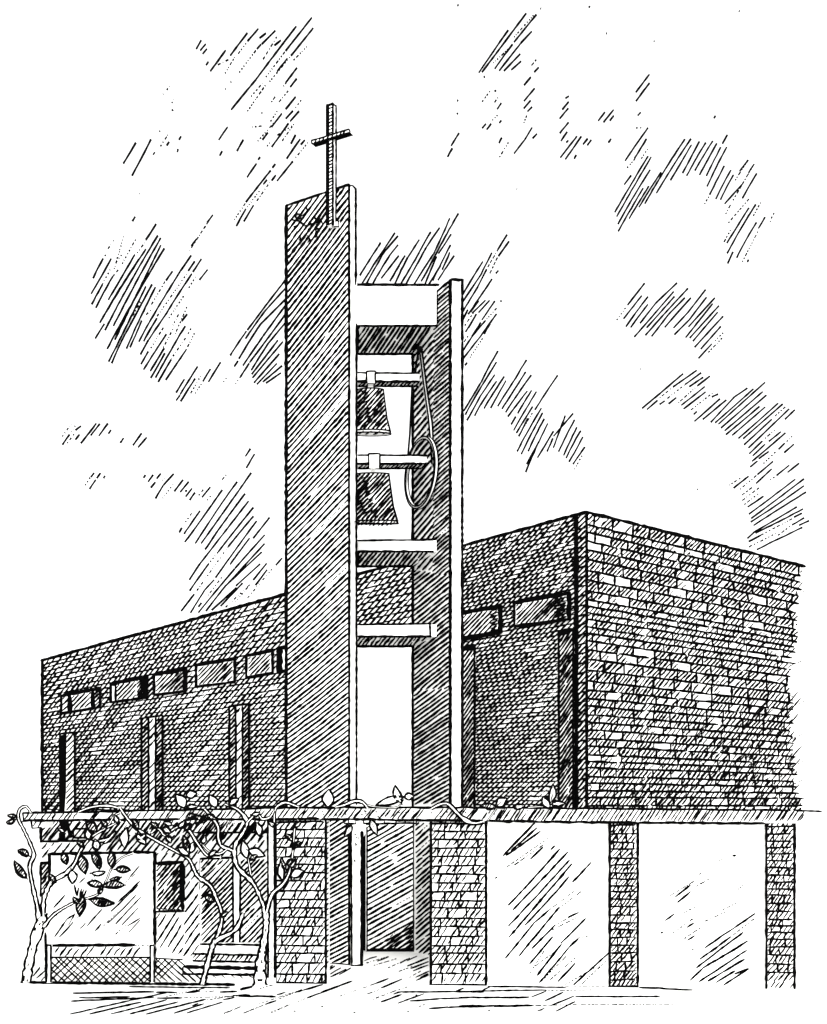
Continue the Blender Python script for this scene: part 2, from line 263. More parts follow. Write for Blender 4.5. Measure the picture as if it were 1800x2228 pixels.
for i, key in enumerate(CL):
    x0, y0, k, tx = CL[key]; m = Mesh(); D = 300 + 14 * ((i * 5) % 9)
    for d, a, b in table(tx, x0, y0, k):
        segs = [(a, b)]
        if d:
            segs = []; L = math.hypot(b[0] - a[0], b[1] - a[1]); t = 0
            while t < L:
                e = min(L, t + random.choice([1.5, 2.5, 4, 7]))
                segs.append(((a[0] + (b[0] - a[0]) * t / L, a[1] + (b[1] - a[1]) * t / L), (a[0] + (b[0] - a[0]) * e / L, a[1] + (b[1] - a[1]) * e / L))); t = e + random.uniform(3.5, 6)
        for p, q in segs:
            L = math.hypot(q[0] - p[0], q[1] - p[1]); n = max(2, int(L / 9)); Dd = D + random.uniform(-4, 4)
            pts, rd = [], []; bw = random.uniform(-.01, .025) * L
            for j in range(n + 1):
                t = j / n; w = bw * 4 * t * (1 - t) + random.gauss(0, .3)
                u = p[0] + (q[0] - p[0]) * t - (q[1] - p[1]) / max(L, 1) * w * -1; v = p[1] + (q[1] - p[1]) * t + (q[0] - p[0]) / max(L, 1) * w
                x, y = at(u, Dd); pts.append((x, y, height(v, Dd))); rd.append((1.9 if d else 2.4) * random.uniform(.8, 1.15) * Dd / FOC)
            m.tube(pts, rd, 1, 5)
    m.build('cloud', kind='structure')

# ------------------------------------------------------------------ the church hall behind
UC, VC, DC = 1278.5, 1114.0, 32.0           # its near corner
VPL, VPR = -1064.0, 3833.0
def DL(u): return DC * (UC - VPL) / (u - VPL)
def DR(u): return DC * (VPR - UC) / (VPR - u)
pc, pl, pr = at(UC, DC), at(90.7, DL(90.7)), at(1752, DR(1752))
SL, SR = upright(pc, pl), upright(pc, pr)
ZT = height(VC, DC)
church = thing('brick_church', 'long flat roofed brick church hall with high slot windows behind the tower', 'church', (pc[0], pc[1], 0))
w = Mesh(); dl = Vector((pl[0] - pc[0], pl[1] - pc[1])); dr = Vector((pr[0] - pc[0], pr[1] - pc[1]))
w.prism([pc, pl, (pl[0] + dr.x, pl[1] + dr.y), pr], 0, ZT)
def fanL(u, v1): return V0 + (v1 - V0) * (u - VPL) / (1000 - VPL)    # course through height v1 at u = 1000
WIN = [(133, 218, 1514, 1497, 1552, 1538), (241, 320, 1488, 1472, 1528, 1518), (335, 405, 1468, 1454, 1512, 1504), (427, 511, 1447, 1433, 1494, 1484),
       (536, 593, 1427, 1415, 1474, 1464), (604, 640, 1411, 1404, 1462, 1456), (1000, 1091, 1335, 1318, 1391, 1375), (1119, 1240, 1311, 1290, 1363, 1347)]
PIL = [(131, 163, 1597, 'k'), (308, 354, 1563, 'w'), (499, 542, 1537, 'w'), (1006, 1033, 1411, 'd'), (1216, 1248, 1376, 'd')]
def wq(W): return [(W[0], W[2]), (W[1], W[3]), (W[1], W[5]), (W[0], W[4])]
holes = [wq(W) for W in WIN] + [rect(a, t, b, 1900) for a, b, t, k in PIL]
for z0, z1, gap, hs_ in ((90.7, 640, 10.6, 15.0), (640, 950, 11.6, 17), (950, 1254, 9.2, 14.0)):
    mid = (z0 + z1) / 2; sc = (1000 - VPL) / (mid - VPL)
    v = VC - 30; rows = []
    while v < 2100:
        rows.append(v); v += gap * sc * random.uniform(.85, 1.15)
    rows = [r for r in rows if fanL(mid, r) < 1850]
    for r0, r1 in zip(rows[:-1], rows[1:]):
        top0, top1 = fanL(z0, r0), fanL(z1, r0); b0, b1 = fanL(z0, r1), fanL(z1, r1)
        lim0, lim1 = fanL(z0, V0 + (VC - V0) * (1000 - VPL) / (UC - VPL)), fanL(z1, V0 + (VC - V0) * (1000 - VPL) / (UC - VPL))
        if b0 < lim0 + 1: continue
        top0, top1 = max(top0, lim0), max(top1, lim1)
        poly = [(z0, top0), (z1, top1), (z1, b1), (z0, b0)]
        # course line, broken at the openings
        X = np.arange(z0, z1, 3.0); Y = b0 + (b1 - b0) * (X - z0) / (z1 - z0)
        ok = np.ones(len(X), bool)
        for h in holes: ok &= ~inside(X, Y, np.array(h, float))
        i = 0
        while i < len(X):
            if ok[i]:
                j = i; lim = random.randint(14, 60)
                while j + 1 < len(X) and ok[j + 1] and j - i < lim: j += 1
                if j > i: w.stroke(SL, [(X[i], Y[i]), (X[j], Y[j])], 2.5, .55, .012)
                i = j + 1
            else: i += 1
topL = lambda u: VC + (UC - u) * (V0 - VC) / (UC - VPL)
area = [(91, topL(91) + 2), (1254, topL(1254) + 2), (1254, 1790), (91, 1790)]
for z0, z1, sp_, aa, ab in ((91, 700, 7.7, 52, 46), (700, 950, 8.8, 48, 44), (950, 1254, 7.2, 48, 42)):
    w.hatch(SL, [(z0, topL(z0) + 2), (z1, topL(z1) + 2), (z1, 1845), (z0, 1845)], aa, sp_, 2.9, a1=ab, holes=holes, brk=.5, jit=2, lift=.013, spj=.06, aj=.2)
w.line(SL, (90, 1437), (1279, 1113), 5.0, .014)
w.line(SL, (92, 1440), (92, 1850), 5.0, .014)
w.hatch(SL, [(1256, 1121), (1277, 1116), (1277, 1765), (1256, 1765)], 45, 7.4, 3.2, a1=52, brk=.1, lift=.014, jit=1)
w.line(SL, (1254, 1121), (1254, 1765), 7, .016); w.line(SL, (1277, 1114), (1277, 1765), 5, .016)
for v in np.arange(1150, 1760, 21): w.stroke(SL, [(1248, v + 4), (1276, v - 3)], 2.8, .5, .015)
# right hand wall: coursed blocks
RC = [72, 130, 165, 205, 245, 290, 340, 385, 435, 475, 505, 535, 565, 600, 630, 665, 705, 750, 800, 850, 890, 930, 965, 1005, 1040, 1075, 1115, 1150, 1190, 1220, 1250, 1290, 1320, 1355, 1385, 1425, 1470]
RC = [1080 + y / 2.117 for y in RC]
def fr(u, v): return V0 + (v - V0) * (VPR - u) / (VPR - UC)
for k, (a, b) in enumerate(zip(RC[:-1], RC[1:])):
    ue = min(1752, 1752 - 26 * math.sin(k / 34 * 3.0) + random.uniform(-8, 4))
    u = UC
    while u < ue:
        e = min(ue, u + random.choice([70, 130, 220]));  w.stroke(SR, [(u, fr(u, b)), (e - (2 if random.random() < .6 else 6), fr(e, b))], 3.7, .6, .012); u = e
    u = UC + random.uniform(8, 40); prev = UC
    while prev < ue:
        u = min(u, ue)
        if u < ue - 6:
            p = 1.5 * random.uniform(-1, 1); w.stroke(SR, [(u, fr(u, a) + 1), (u + p, fr(u, b) - 1)], 4.0, .4, .012)
        q = [(prev + 2, fr(prev, a) + 1), (u - 2, fr(u, a) + 1), (u - 2, fr(u, b) - 1), (prev + 2, fr(prev, b) - 1)]
        t = random.random()
        if k == 0 or t > .13: w.hatch(SR, q, random.uniform(43, 47) if k < 18 else random.uniform(48, 52), random.uniform(6.6, 8.2), 3.6, brk=.1, jit=1.8, lift=.011, skip=.08)
        elif t > .035:
            f = random.uniform(.3, .6); q2 = [q[0], (q[0][0] + (q[1][0] - q[0][0]) * f, q[1][1]), (q[3][0] + (q[2][0] - q[3][0]) * f, q[2][1]), q[3]]
            w.hatch(SR, q2, 45, 8, 2.8, brk=.1, jit=2.5, lift=.011)
            for z in range(random.randint(0, 4)):
                x = random.uniform(q[0][0] + 4, max(q[0][0] + 5, q[1][0] - 4)); y = random.uniform(max(q[0][1], q[1][1]) + 3, q[2][1] - 3); w.stroke(SR, [(x, y), (x + 2, y - .6)], 2.2, 0, .011)
        prev = u; u += random.uniform(34, 46)
w.hatch(SR, [(1420, 1610), (1745, 1490), (1745, 1760), (1350, 1760)], 49, 17, 2.2, brk=.4, jit=10, lift=.013, skip=.1, spj=.1)
w.stroke(SR, [(1278, 1114), (1752, fr(1752, VC))], 5.0, .6, .014)
for v in (1250, 1290, 1440, 1530, 1600, 1660, 1700, 1740): w.dots(SR, (1722, v + 8), (1750, v - 4), 2.6, .012)
w.build('wall', church, (BRICKW, INK))
r_ = Mesh(); rp = [pc, pl, (pl[0] + dr.x, pl[1] + dr.y), pr]; cx = sum(p[0] for p in rp) / 4; cy = sum(p[1] for p in rp) / 4
r_.prism([(cx + (x - cx) * .985, cy + (y - cy) * .985) for x, y in rp], ZT + .003, ZT + .05); r_.build('roof', church)
m = Mesh(); wx0, wx1 = -2.25, 1.0; m.prism([(wx0, 27), (wx1, 27), (wx1, 36.7), (wx0, 40.6)], 0, height(1398, 27)); Sw = front(27); ue = 900 + 2400 / 27 - 1; m.line(Sw, (ue, 1398), (ue, 2010), 3.4); m.line(Sw, (705, 1399), (ue, 1399), 3.4); Sz = Plane((wx1, 27, 0), (1, 0, 0)); m.tube([(wx1 + .01, 27, 6.98), (wx1 + .01, 36.6, 6.98)], [.025, .025], 1, 5); ptlabel(m.build('white_screen', church), 'added white block behind the tower gap, set back to stay bright')  # added block, set back under open sky so the tower gap renders white
for i, W in enumerate(WIN):
    q = wq(W); S1 = SL.off(.05); fm = Mesh(); fm.panel(S1, q, .049)
    a, b = (W[0], W[1]); ins = (11 if i < 2 else 4)
    fm.loop(S1, q, 4.5, .012)
    fm.stroke(S1, [q[0], q[1]], 7 if i in (1, 2, 7) else 6, .6, .013)
    if i in (1, 2, 6, 7): fm.stroke(S1, [(b - 3, W[3]), (b - 3, W[5])], 6.5, .5, .013)
    if i == 6: fm.stroke(S1, [q[3], q[2]], 8, .6, .013)
    if i == 7: fm.stroke(S1, [q[3], q[2]], 5, .6, .013)
    if i == 0:
        fm.stroke(S1, [(152, 1512), (152, 1550)], 8, .5, .013); fm.stroke(S1, [(202, 1502), (202, 1542)], 7, .5, .013); fm.hatch(S1, rect(206, 1500, 217, 1540), 50, 5, 3.6, lift=.012)
        fm.hatch(S1, rect(135, 1514, 150, 1550), 45, 9, 3, lift=.012)
    if i == 1: fm.stroke(S1, [(252, 1486), (252, 1528)], 3.5, .5, .013); fm.hatch(S1, [(297, 1478), (318, 1473), (318, 1517), (297, 1521)], 52, 4.6, 3.6, lift=.012)
    if i == 2: fm.hatch(S1, [(385, 1458), (403, 1455), (403, 1504), (385, 1506)], 48, 5, 3.4, lift=.012)
    if i == 5: fm.stroke(S1, [(609, 1410), (609, 1462)], 9, .5, .013)
    fr_o = fm.build('window', church, (WHITE, INK))
    pn = Mesh(); S2 = SL.off(.062)
    cutl = {0: 22, 1: 12}.get(i, 5); cutr = {0: 20, 1: 24, 2: 6, 7: 9, 6: 9}.get(i, 5)
    la = lambda u, t: (W[2] + (W[3] - W[2]) * (u - W[0]) / (W[1] - W[0])) if t else (W[4] + (W[5] - W[4]) * (u - W[0]) / (W[1] - W[0]))
    if i != 5:
        ua, ub = W[0] + cutl, W[1] - cutr
        pq = [(ua, la(ua, 1) + 5), (ub, la(ub, 1) + 5), (ub, la(ub, 0) - 4), (ua, la(ua, 0) - 4)]
        pn.panel(S2, pq, .010); pn.hatch(S2, pq, 46, 6.6 if i != 7 else 6.2, 3.0, brk=.05, jit=1.0, lift=.012)
        if i == 7: pn.hatch(S2, [(1205, 1300), (1232, 1296), (1232, 1345), (1205, 1350)], 18, 5.5, 3.0, jit=1, lift=.013)
        if i == 6: pn.hatch(S2, [(1065, 1328), (1084, 1324), (1084, 1370), (1068, 1376)], 20, 6, 3.0, jit=1, lift=.013)
        pn.build('pane', fr_o)
for a, b, t, k in PIL:
    S1 = SL.off(.06); p = Mesh(); slope = (V0 - t) / (a - VPL)
    p.panel(S1, [(a, t), (b, t - (b - a) * slope), (b, None), (a, None)], .059)
    tt = t
    p.line(S1, (a, tt), (a, 1775), 4, .012); p.line(S1, (b, tt - (b - a) * slope), (b, 1775), 4, .012); p.line(S1, (a, tt), (b, tt - (b - a) * slope), 3.5, .012)
    if k == 'k':
        p.fill(S1, [(a, t + 3), (a + 14, t), (a + 13, 1720), (a + 9, 1775), (a, 1775)], .013); p.hatch(S1, rect(a + 14, t, b, 1775), 48, 8, 3.2, lift=.012, jit=1)
    elif k == 'w':
        c = (b - a) / 3; p.line(S1, (a + c, tt), (a + c, 1775), 3.5, .012); p.line(S1, (a + 2 * c, tt), (a + 2 * c, 1775), 3.5, .012)
        p.hatch(S1, rect(a, t, a + c, 1765), 50, 6.4, 3.6, lift=.012, jit=.8); p.hatch(S1, rect(a + 2 * c, t - 4, b, 1765), 50, 5.6, 3.6, lift=.012, jit=.8)
        p.hatch(S1, rect(a + c, t, a + 2 * c, 1760), 50, 11, 3.0, lift=.012, jit=3, skip=.2)
    else:
        p.hatch(S1, [(a, t), (b, t - 6), (b, 1760), (a, 1760)], 56, 6.2, 3.4, lift=.012, jit=1)
        p.stroke(S1, [(a, t + 3), (b, t - 6)], 8, .6, .013)
    p.build('pilaster', church, (BRICKW, INK))

# ------------------------------------------------------------------ bell tower
P1 = Vector(at(760, 20.7)); P0 = Vector(at(622, 21.43)); fd = (P0 - P1).normalized(); bk = Vector((-fd.y, fd.x))
if bk.y < 0: bk = -bk
P2 = P1 + bk * .2707; P3 = P0 + bk * .2707
ZA = height(402, 20.7)
SA, SAe = upright(P1, P0), upright(P1, P2)
N1 = Vector(at(980, 20.7)); F1 = Vector(at(897, 22.7)); bd = (F1 - N1).normalized(); be = Vector((bd.y, -bd.x))
if be.x < 0: be = -be
N2 = N1 + be * .2515; F2 = F1 + be * .2515; ZB = height(609, 20.7)
SB, SBe = upright(N1, F1), upright(N1, N2)
tower = thing('bell_tower', 'tall twin slab bell tower with hatched faces and white edges', 'bell tower', (P1.x, P1.y, 0))
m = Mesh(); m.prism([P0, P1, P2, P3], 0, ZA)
fa = [(622, 448), (760, 402), (760, 2100), (622, 2090)]
cl_h = [[(700 + 46 * math.cos(t) - 32, 485 + 40 * math.sin(t)) for t in np.arange(0, 6.28, .4)]]
m.hatch(SA, [(624, 449), (759, 404), (759, 2096), (624, 2090)], 54, 8.9, 3.45, a1=25, brk=.035, jit=.9, lift=.008, bend=-2, ap=1.5, aj=.35)  # ink hatching draws the shade of this face
m.line(SA, (623, 447), (760, 401), 4.0, .01); m.line(SA, (623, 447), (623, 2094), 5.4, .01); m.line(SA, (760, 402), (760, 2100), 4.0, .01); m.line(SA, (690, 2096), (762, 2100), 4.5, .01)
m.stroke(SAe, [(761, 403), (768, 404), (774.5, 411), (774.5, 619)], 3.6, .3, .008); m.line(SAe, (776, 705), (776, 1750), 3.4, .008); 
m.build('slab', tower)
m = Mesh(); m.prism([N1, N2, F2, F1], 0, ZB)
m.hatch(SB, [(898, 700), (945, 700), (945, 1240), (898, 1240)], 50, 9.5, 3.4, brk=.1, jit=2, lift=.008)  # shade of the inner face, likewise drawn as hatching
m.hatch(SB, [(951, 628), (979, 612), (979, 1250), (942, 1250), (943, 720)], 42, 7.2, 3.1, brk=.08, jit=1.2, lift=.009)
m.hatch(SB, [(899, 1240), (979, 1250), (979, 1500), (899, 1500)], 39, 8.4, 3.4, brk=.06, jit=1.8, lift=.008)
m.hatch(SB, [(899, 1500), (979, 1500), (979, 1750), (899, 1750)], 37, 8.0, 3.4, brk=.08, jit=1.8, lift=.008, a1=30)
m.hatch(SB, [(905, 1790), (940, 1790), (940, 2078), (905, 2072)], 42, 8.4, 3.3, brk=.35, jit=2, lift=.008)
m.line(SB, (980, 609), (980, 2100), 5.2, .01); m.line(SB, (898, 770), (898, 2070), 4.2, .01); m.line(SB, (951, 634), (978, 611), 3.4, .01)
m.line(SB, (951, 634), (950, 710), 2.6, .01)
m.line(SBe, (1006, 609), (1006, 1765), 4.6, .008); m.stroke(SBe, [(982, 608), (1007, 608)], 6, .6, .009)
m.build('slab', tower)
bxf, bxb, DF, DB = .454, -.0284, 21.36, 22.7
SF, SBk = front(DF), front(DB)
bm_plan = [(-1.75, DF), (bxf - .004, DF), (bxb - .004, DB), (-1.75, DB)]
for i, (t, b, xr) in enumerate(((619, 709, 951), (1176, 1200, 943), (1359, 1385, 938))):
    m = Mesh(); z0, z1 = height(b, DF), height(t, DF); m.prism(bm_plan, z0, z1)
    sof = Plane((0, DF, z0), (0, 0, -1)); vb = V0 - (V0 - b) * DF / DB
    m.line(SF, (780, b), (xr, b), 4.0, .008)
    m.line(SF, (776 if i == 0 else 779, t), (955 if i == 0 else xr, t + (1 if i == 0 else -2)), 4.2 if i == 0 else 3.0, .008)
    q = [(778, b + 1), (xr - 2, b + 1), (900, vb - 1), (778, vb - 1)]
    m.hatch(sof, q, 56 if i == 0 else 50, 8.0 if i == 0 else 7.4, 3.6, brk=.1, jit=1.2, lift=.008)
    m.line(sof, (778, vb), (898, vb), 3.8, .009)
    if i < 2: m.line(sof, (779, b), (778.5, vb), 4, .009)
    if i == 2: m.line(SF, (936, t - 2), (937, b), 3.2, .008)
    m.build('crossbeam', tower)
m = Mesh(); m.prism([(-1.74, DF + .003), (-1.31, DF + .003), (-1.31, DB - .003), (-1.74, DB - .003)], 0, height(619, DF) - .003); m.build('rear_fin', tower)
DD = 22.6; SD = front(DD); xl, xr_ = -1.31, .0
zd = height(1772, DD)
m = Mesh(); m.prism([(xl, DD), (-.012, DD), (-.03, DD + .09), (xl, DD + .09)], 0, zd - .004)
m.hatch(SD, [(797, 1795), (902, 1795), (902, 2068), (797, 2068)], 29, 9.6, 3.4, brk=.2, jit=2, lift=.008)
m.hatch(SD, [(840, 2040), (902, 2005), (902, 2068), (820, 2068)], 40, 8, 2.8, brk=.2, jit=4, lift=.008)
m.line(SD, (797, 1793), (900, 1790), 3, .009); m.stroke(SD, [(785, 2069), (902, 2067)], 7, .6, .009); m.line(SD, (902, 1790), (902, 2070), 5, .009)
dr_o = m.build('door', tower)
m = Mesh(); S1 = SD.off(.03); m.panel(S1, rect(786, 1812, 797, 2070), .028); m.fill(S1, [(786, 1830), (796, 1813), (796, 2069), (786, 2069)], .004); m.line(S1, (799, 1800), (799, 2069), 2.4, .006); m.build('shadow_band', dr_o)  # black strip draws the shadow along the right of the post

# clock on the slab
SK = SA.off(.012)
clock = thing('wall_clock', 'round clock of loose black hour marks high on the tower beside the cross', 'clock', tuple(SA.P(668, 488)))
Z7 = lambda x, y: (550 + x / 3.472, 180 + y / 3.472)
for pl_ in [[(405, 930), (412, 965)], [(300, 1035), (345, 1045)], [(310, 1085), (335, 1078)], [(310, 1165), (335, 1125)], [(350, 1185), (372, 1192)], [(360, 1165), (358, 1215)],
            [(415, 1155), (430, 1185), (435, 1210)], [(430, 1185), (415, 1205)], [(470, 1135), (495, 1175)], [(490, 1140), (475, 1165)], [(505, 1120), (475, 1125), (478, 1105), (500, 1100)], [(515, 1030), (525, 1060)], [(480, 985), (465, 1005), (475, 1025), (495, 1030)]]:
    m = Mesh(); m.stroke(SK, [Z7(*p) for p in pl_], 3.3, .4, .004); m.build('hour_mark', clock)
m = Mesh(); ring = [Z7(345 + 20 * math.cos(t), 1010 + 20 * math.sin(t)) for t in np.linspace(0, 6.3, 12)]; m.stroke(SK, ring, 2.6, .2, .004, step=3)
m.stroke(SK, [Z7(365, 1000), Z7(380, 1000), Z7(412, 965)], 2.6, .3, .004)
m.build('hour_mark', clock)
m = Mesh(); m.stroke(SK, [Z7(330, 1030), Z7(400, 1080), Z7(480, 1055), Z7(535, 1020)], 3.0, .4, .008); m.build('hands', clock)

# cross fixed in front of the slab top
cross = thing('cross', 'tall thin dark cross standing up from the top of the left tower slab', 'cross', tuple(SA.P(718, 492)))
S1 = SA.off(.135); m = Mesh(); m.panel(S1, [(711, 229), (725, 225), (725, 488), (711, 490)], .125)
m.fill(S1, [(709, 230), (717, 228), (717, 490), (709, 491)], .004); m.hatch(S1, [(716, 228), (724, 226), (724, 488), (716, 489)], 32, 6.4, 3.2, jit=.5, brk=0, lift=.004)
m.line(S1, (724.5, 225), (724.5, 490), 3.6, .005); m.line(S1, (711, 229), (725, 225), 3.4, .005)
e1 = S1.P(725, 300); SX = Plane(e1, (bk.y, -bk.x, 0)); SX = Plane(e1, (-fd.x, -fd.y, 0))
m.line(SX, (731.5, 229), (731.5, 488), 2.6, .003); m.stroke(SX, [(726, 226), (731, 230)], 3.4, .2, .004)
m.build('upright', cross)
S2 = SA.off(.165); m = Mesh(); arm = [(678, 306), (759, 281), (762, 287), (679, 313)]
m.panel(S2, arm, .12); m.hatch(S2, arm, 58, 6, 3.2, brk=0, jit=.4, lift=.004); m.loop(S2, arm, 2.6, .005)
zb0 = S2.P(679, 313); zb1 = S2.P(762, 287)
bt = Plane(zb0, (Vector(zb1 - zb0).cross(S2.n))); q0, q1 = zb0, zb1
n_ = bt.n * .003; m.add([q0 + n_, q1 + n_, q1 - S2.n * .12 + n_, q0 - S2.n * .12 + n_], [(0, 1, 2, 3)], 1)
m.build('arm', cross)
m = Mesh(); m.panel(SA.off(.06), rect(723, 480, 737, 493), .058); m.loop(SA.off(.06), rect(723, 480, 737, 493), 2.4, .004); m.build('bracket', cross)

# bells
def bell(uc, vt, vb, rt, rb, Dc, bar, strap, vd, uend, label, mouth):
    xc = (uc - U0) / FOC * Dc; zt, zb = height(vt, Dc - .15), height(vb, Dc - .3); k = Dc / FOC
    R = lambda px: px * k
    prof = [(zb, R(rb)), (zb + (zt - zb) * .12, R(rb) * .955), (zb + (zt - zb) * .35, R(rb + (rt - rb) * .5)), (zb + (zt - zb) * .7, R(rb + (rt - rb) * .78)), (zt, R(rt))]
    b = thing('bell', label, 'bell', (xc, Dc, zb), 'bells hung in the tower')
    m = Mesh(); n = 40; TL = .24      # the bell hangs a little swung, its mouth turned away
    pr2 = prof + [(zt + .02, R(rt) * .7), (zt + .02, .01)]; inn = [(zb + .003, R(rb) * .93), (zt - .06, R(rt) * .85), (zt - .06, .01)]
    for pp in (pr2, inn):
        vs = [(xc + r * math.cos(2 * math.pi * j / n), Dc + r * math.sin(2 * math.pi * j / n), z + TL * r * math.sin(2 * math.pi * j / n)) for z, r in pp for j in range(n)]
        m.add(vs, [(i * n + j, i * n + (j + 1) % n, (i + 1) * n + (j + 1) % n, (i + 1) * n + j) for i in range(len(pp) - 1) for j in range(n)], 0)
    m.add([(xc + r * math.cos(2 * math.pi * j / n), Dc + r * math.sin(2 * math.pi * j / n), zb + TL * r * math.sin(2 * math.pi * j / n)) for r in (R(rb), R(rb) * .93) for j in range(n)], [(j, (j + 1) % n, n + (j + 1) % n, n + j) for j in range(n)], 0)
    S = Round(xc, Dc, prof, TL); f = .96
    body = [(uc - rt * f, vt + 3), (uc + rt * f, vt + 3), (uc + rt + (rb - rt) * .4, vt + (vb - vt) * .6), (uc + rb * .93, vb + 1), (uc - rb * .93, vb + 1)]
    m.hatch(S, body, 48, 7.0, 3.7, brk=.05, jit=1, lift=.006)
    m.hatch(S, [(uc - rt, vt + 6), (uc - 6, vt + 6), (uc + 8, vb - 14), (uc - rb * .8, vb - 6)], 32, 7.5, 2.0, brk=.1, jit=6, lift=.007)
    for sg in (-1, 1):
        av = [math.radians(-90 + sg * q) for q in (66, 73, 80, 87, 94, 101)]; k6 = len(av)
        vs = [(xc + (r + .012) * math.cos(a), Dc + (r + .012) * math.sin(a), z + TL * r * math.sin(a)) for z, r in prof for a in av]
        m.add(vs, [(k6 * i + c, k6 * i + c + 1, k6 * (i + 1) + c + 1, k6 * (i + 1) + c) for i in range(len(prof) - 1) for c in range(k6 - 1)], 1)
    for z, r in ((zb, R(rb)), (zt, R(rt)), (zb + (zt - zb) * .06, R(rb) * .985)):
        pts = [(xc + r * math.cos(2 * math.pi * j / n), Dc + r * math.sin(2 * math.pi * j / n), z + TL * r * math.sin(2 * math.pi * j / n)) for j in range(n + 1)]
        m.tube(pts, [.017] * (n + 1), 1, 5)
    md = Plane((xc, Dc, zb + .025), (0, TL, -1)); n2 = 24
    m.add([(xc + R(rb) * .94 * math.cos(2 * math.pi * j / n2), Dc + R(rb) * .94 * math.sin(2 * math.pi * j / n2), zb + .025 + TL * R(rb) * .94 * math.sin(2 * math.pi * j / n2)) for j in range(n2)], [tuple(range(n2))], 0)
    vq = V0 - (zb + .025 - EYE) * FOC / Dc
    el = [(uc + rb * .93 * math.cos(t), vq + rb * .13 * .93 * math.sin(t) + 1) for t in np.linspace(0, 6.2, 24)]
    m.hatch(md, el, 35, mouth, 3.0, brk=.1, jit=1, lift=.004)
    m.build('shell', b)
    h = Mesh(); Df = Dc - .14; Sf = front(Df); z0, z1 = height(bar[1], Df), height(bar[0], Df); x1 = (uend - U0) / FOC * Df
    h.prism([(-1.31, Df), (x1, Df), (x1, Df + vd), (-1.31, Df + vd)], z0, z1)
    h.line(Sf, (779, bar[0]), (uend, bar[0] + 1), 3, .006); h.line(Sf, (779, bar[1]), (uend, bar[1]), 4.2, .006)
    sof = Plane((0, Df, z0), (0, 0, -1)); vv = V0 - (V0 - bar[1]) * Df / (Df + vd)
    h.hatch(sof, [(780, bar[1] + 1), (uend, bar[1] + 1), (uend, vv), (780, vv)], 40, 5.2, 3.0, brk=0, jit=.5, lift=.005); h.line(sof, (780, vv), (uend - 3, vv), 2.8, .006)
    h.build('headstock', b)
    s = Mesh(); Ss = front(Df - .03); s.panel(Ss, rect(*strap), .028); s.line(Ss, (strap[0], strap[1]), (strap[0], strap[3]), 3, .004); s.line(Ss, (strap[2], strap[1]), (strap[2], strap[3]), 3, .004); s.line(Ss, (strap[0], strap[1]), (strap[2], strap[1]), 3, .004)
    s.prism([(xc - .05, Df + .1), (xc + .05, Df + .1), (xc + .05, Df + .18), (xc - .05, Df + .18)], zt, z0 - .002); s.build('strap', b)
    return b
b1 = bell(807, 842, 933, 28, 44, 22.0, (811, 830), (798, 808, 817, 832), .26, 913, 'smaller upper bell hanging from a white headstock high in the tower', 10)
b2 = bell(812, 1026, 1131, 35, 55, 22.0, (990, 1009), (803, 987, 827, 1018), .32, 936, 'larger lower bell beside the rope wheel in the tower', 5)
# wheel of the lower bell
cw = Vector((at(916, 21.85)[0], 21.85, height(1029, 21.85))); R0, R1 = .69, .64
m = Mesh(); n = 56; d3 = Vector((bd.x * 1.28, bd.y, 0)); nn = Vector((bd.y, -bd.x, 0)).normalized() * .025
pt = lambda r, j, sd: cw + d3 * (r * math.cos(2 * math.pi * j / n)) + Vector((0, 0, 1)) * (r * math.sin(2 * math.pi * j / n)) + nn * sd
for (ra, sa, rb_, sb) in ((R0, -1, R1, -1), (R0, 1, R1, 1), (R0, -1, R0, 1), (R1, -1, R1, 1)):
    vs = [pt(ra, j, sa) for j in range(n)] + [pt(rb_, j, sb) for j in range(n)]; m.add(vs, [(j, (j + 1) % n, n + (j + 1) % n, n + j) for j in range(n)], 0)
for sd in (-1.2, 1.2):
    for r in (R0, R1):
        m.tube([pt(r, j, sd) for j in range(n + 1)], [.016] * (n + 1), 1, 5)
m.build('wheel', b2)
rope = thing('bell_rope', 'bell rope running over a small pulley down to the rope wheel', 'rope', (at(914, 21.7)[0], 21.7, height(1000, 21.7)))
m = Mesh()
def rod(mm, pts, D, px, mat=1, n=6): mm.tube([(at(u, D)[0], D, height(v, D)) for u, v in pts], [px / 2 * D / FOC] * len(pts), mat, n)
SFr = front(21.55)
rod(m, [(912, 762), (906, 790), (904, 812)], 21.6, 5); rod(m, [(897, 838), (894, 900), (892, 945), (888, 990)], 21.6, 4.6)
rod(m, [(916, 770), (926, 850), (936, 920), (941, 960), (944, 1010), (945, 1045)], 21.6, 9, 0, 8)
rod(m, [(913, 760), (922, 835), (932, 905), (937, 960), (940, 1010)], 21.53, 4.2); rod(m, [(918, 760), (930, 850), (941, 920), (944, 970), (947, 1030)], 21.53, 4.2)
m.build('cord', rope)
m = Mesh(); c = Vector((at(914, 21.6)[0], 21.6, height(762, 21.6)))
m.tube([c + Vector((0, -.06, 0)), c + Vector((0, .06, 0))], [.06, .06], 1, 14); m.build('pulley', rope)

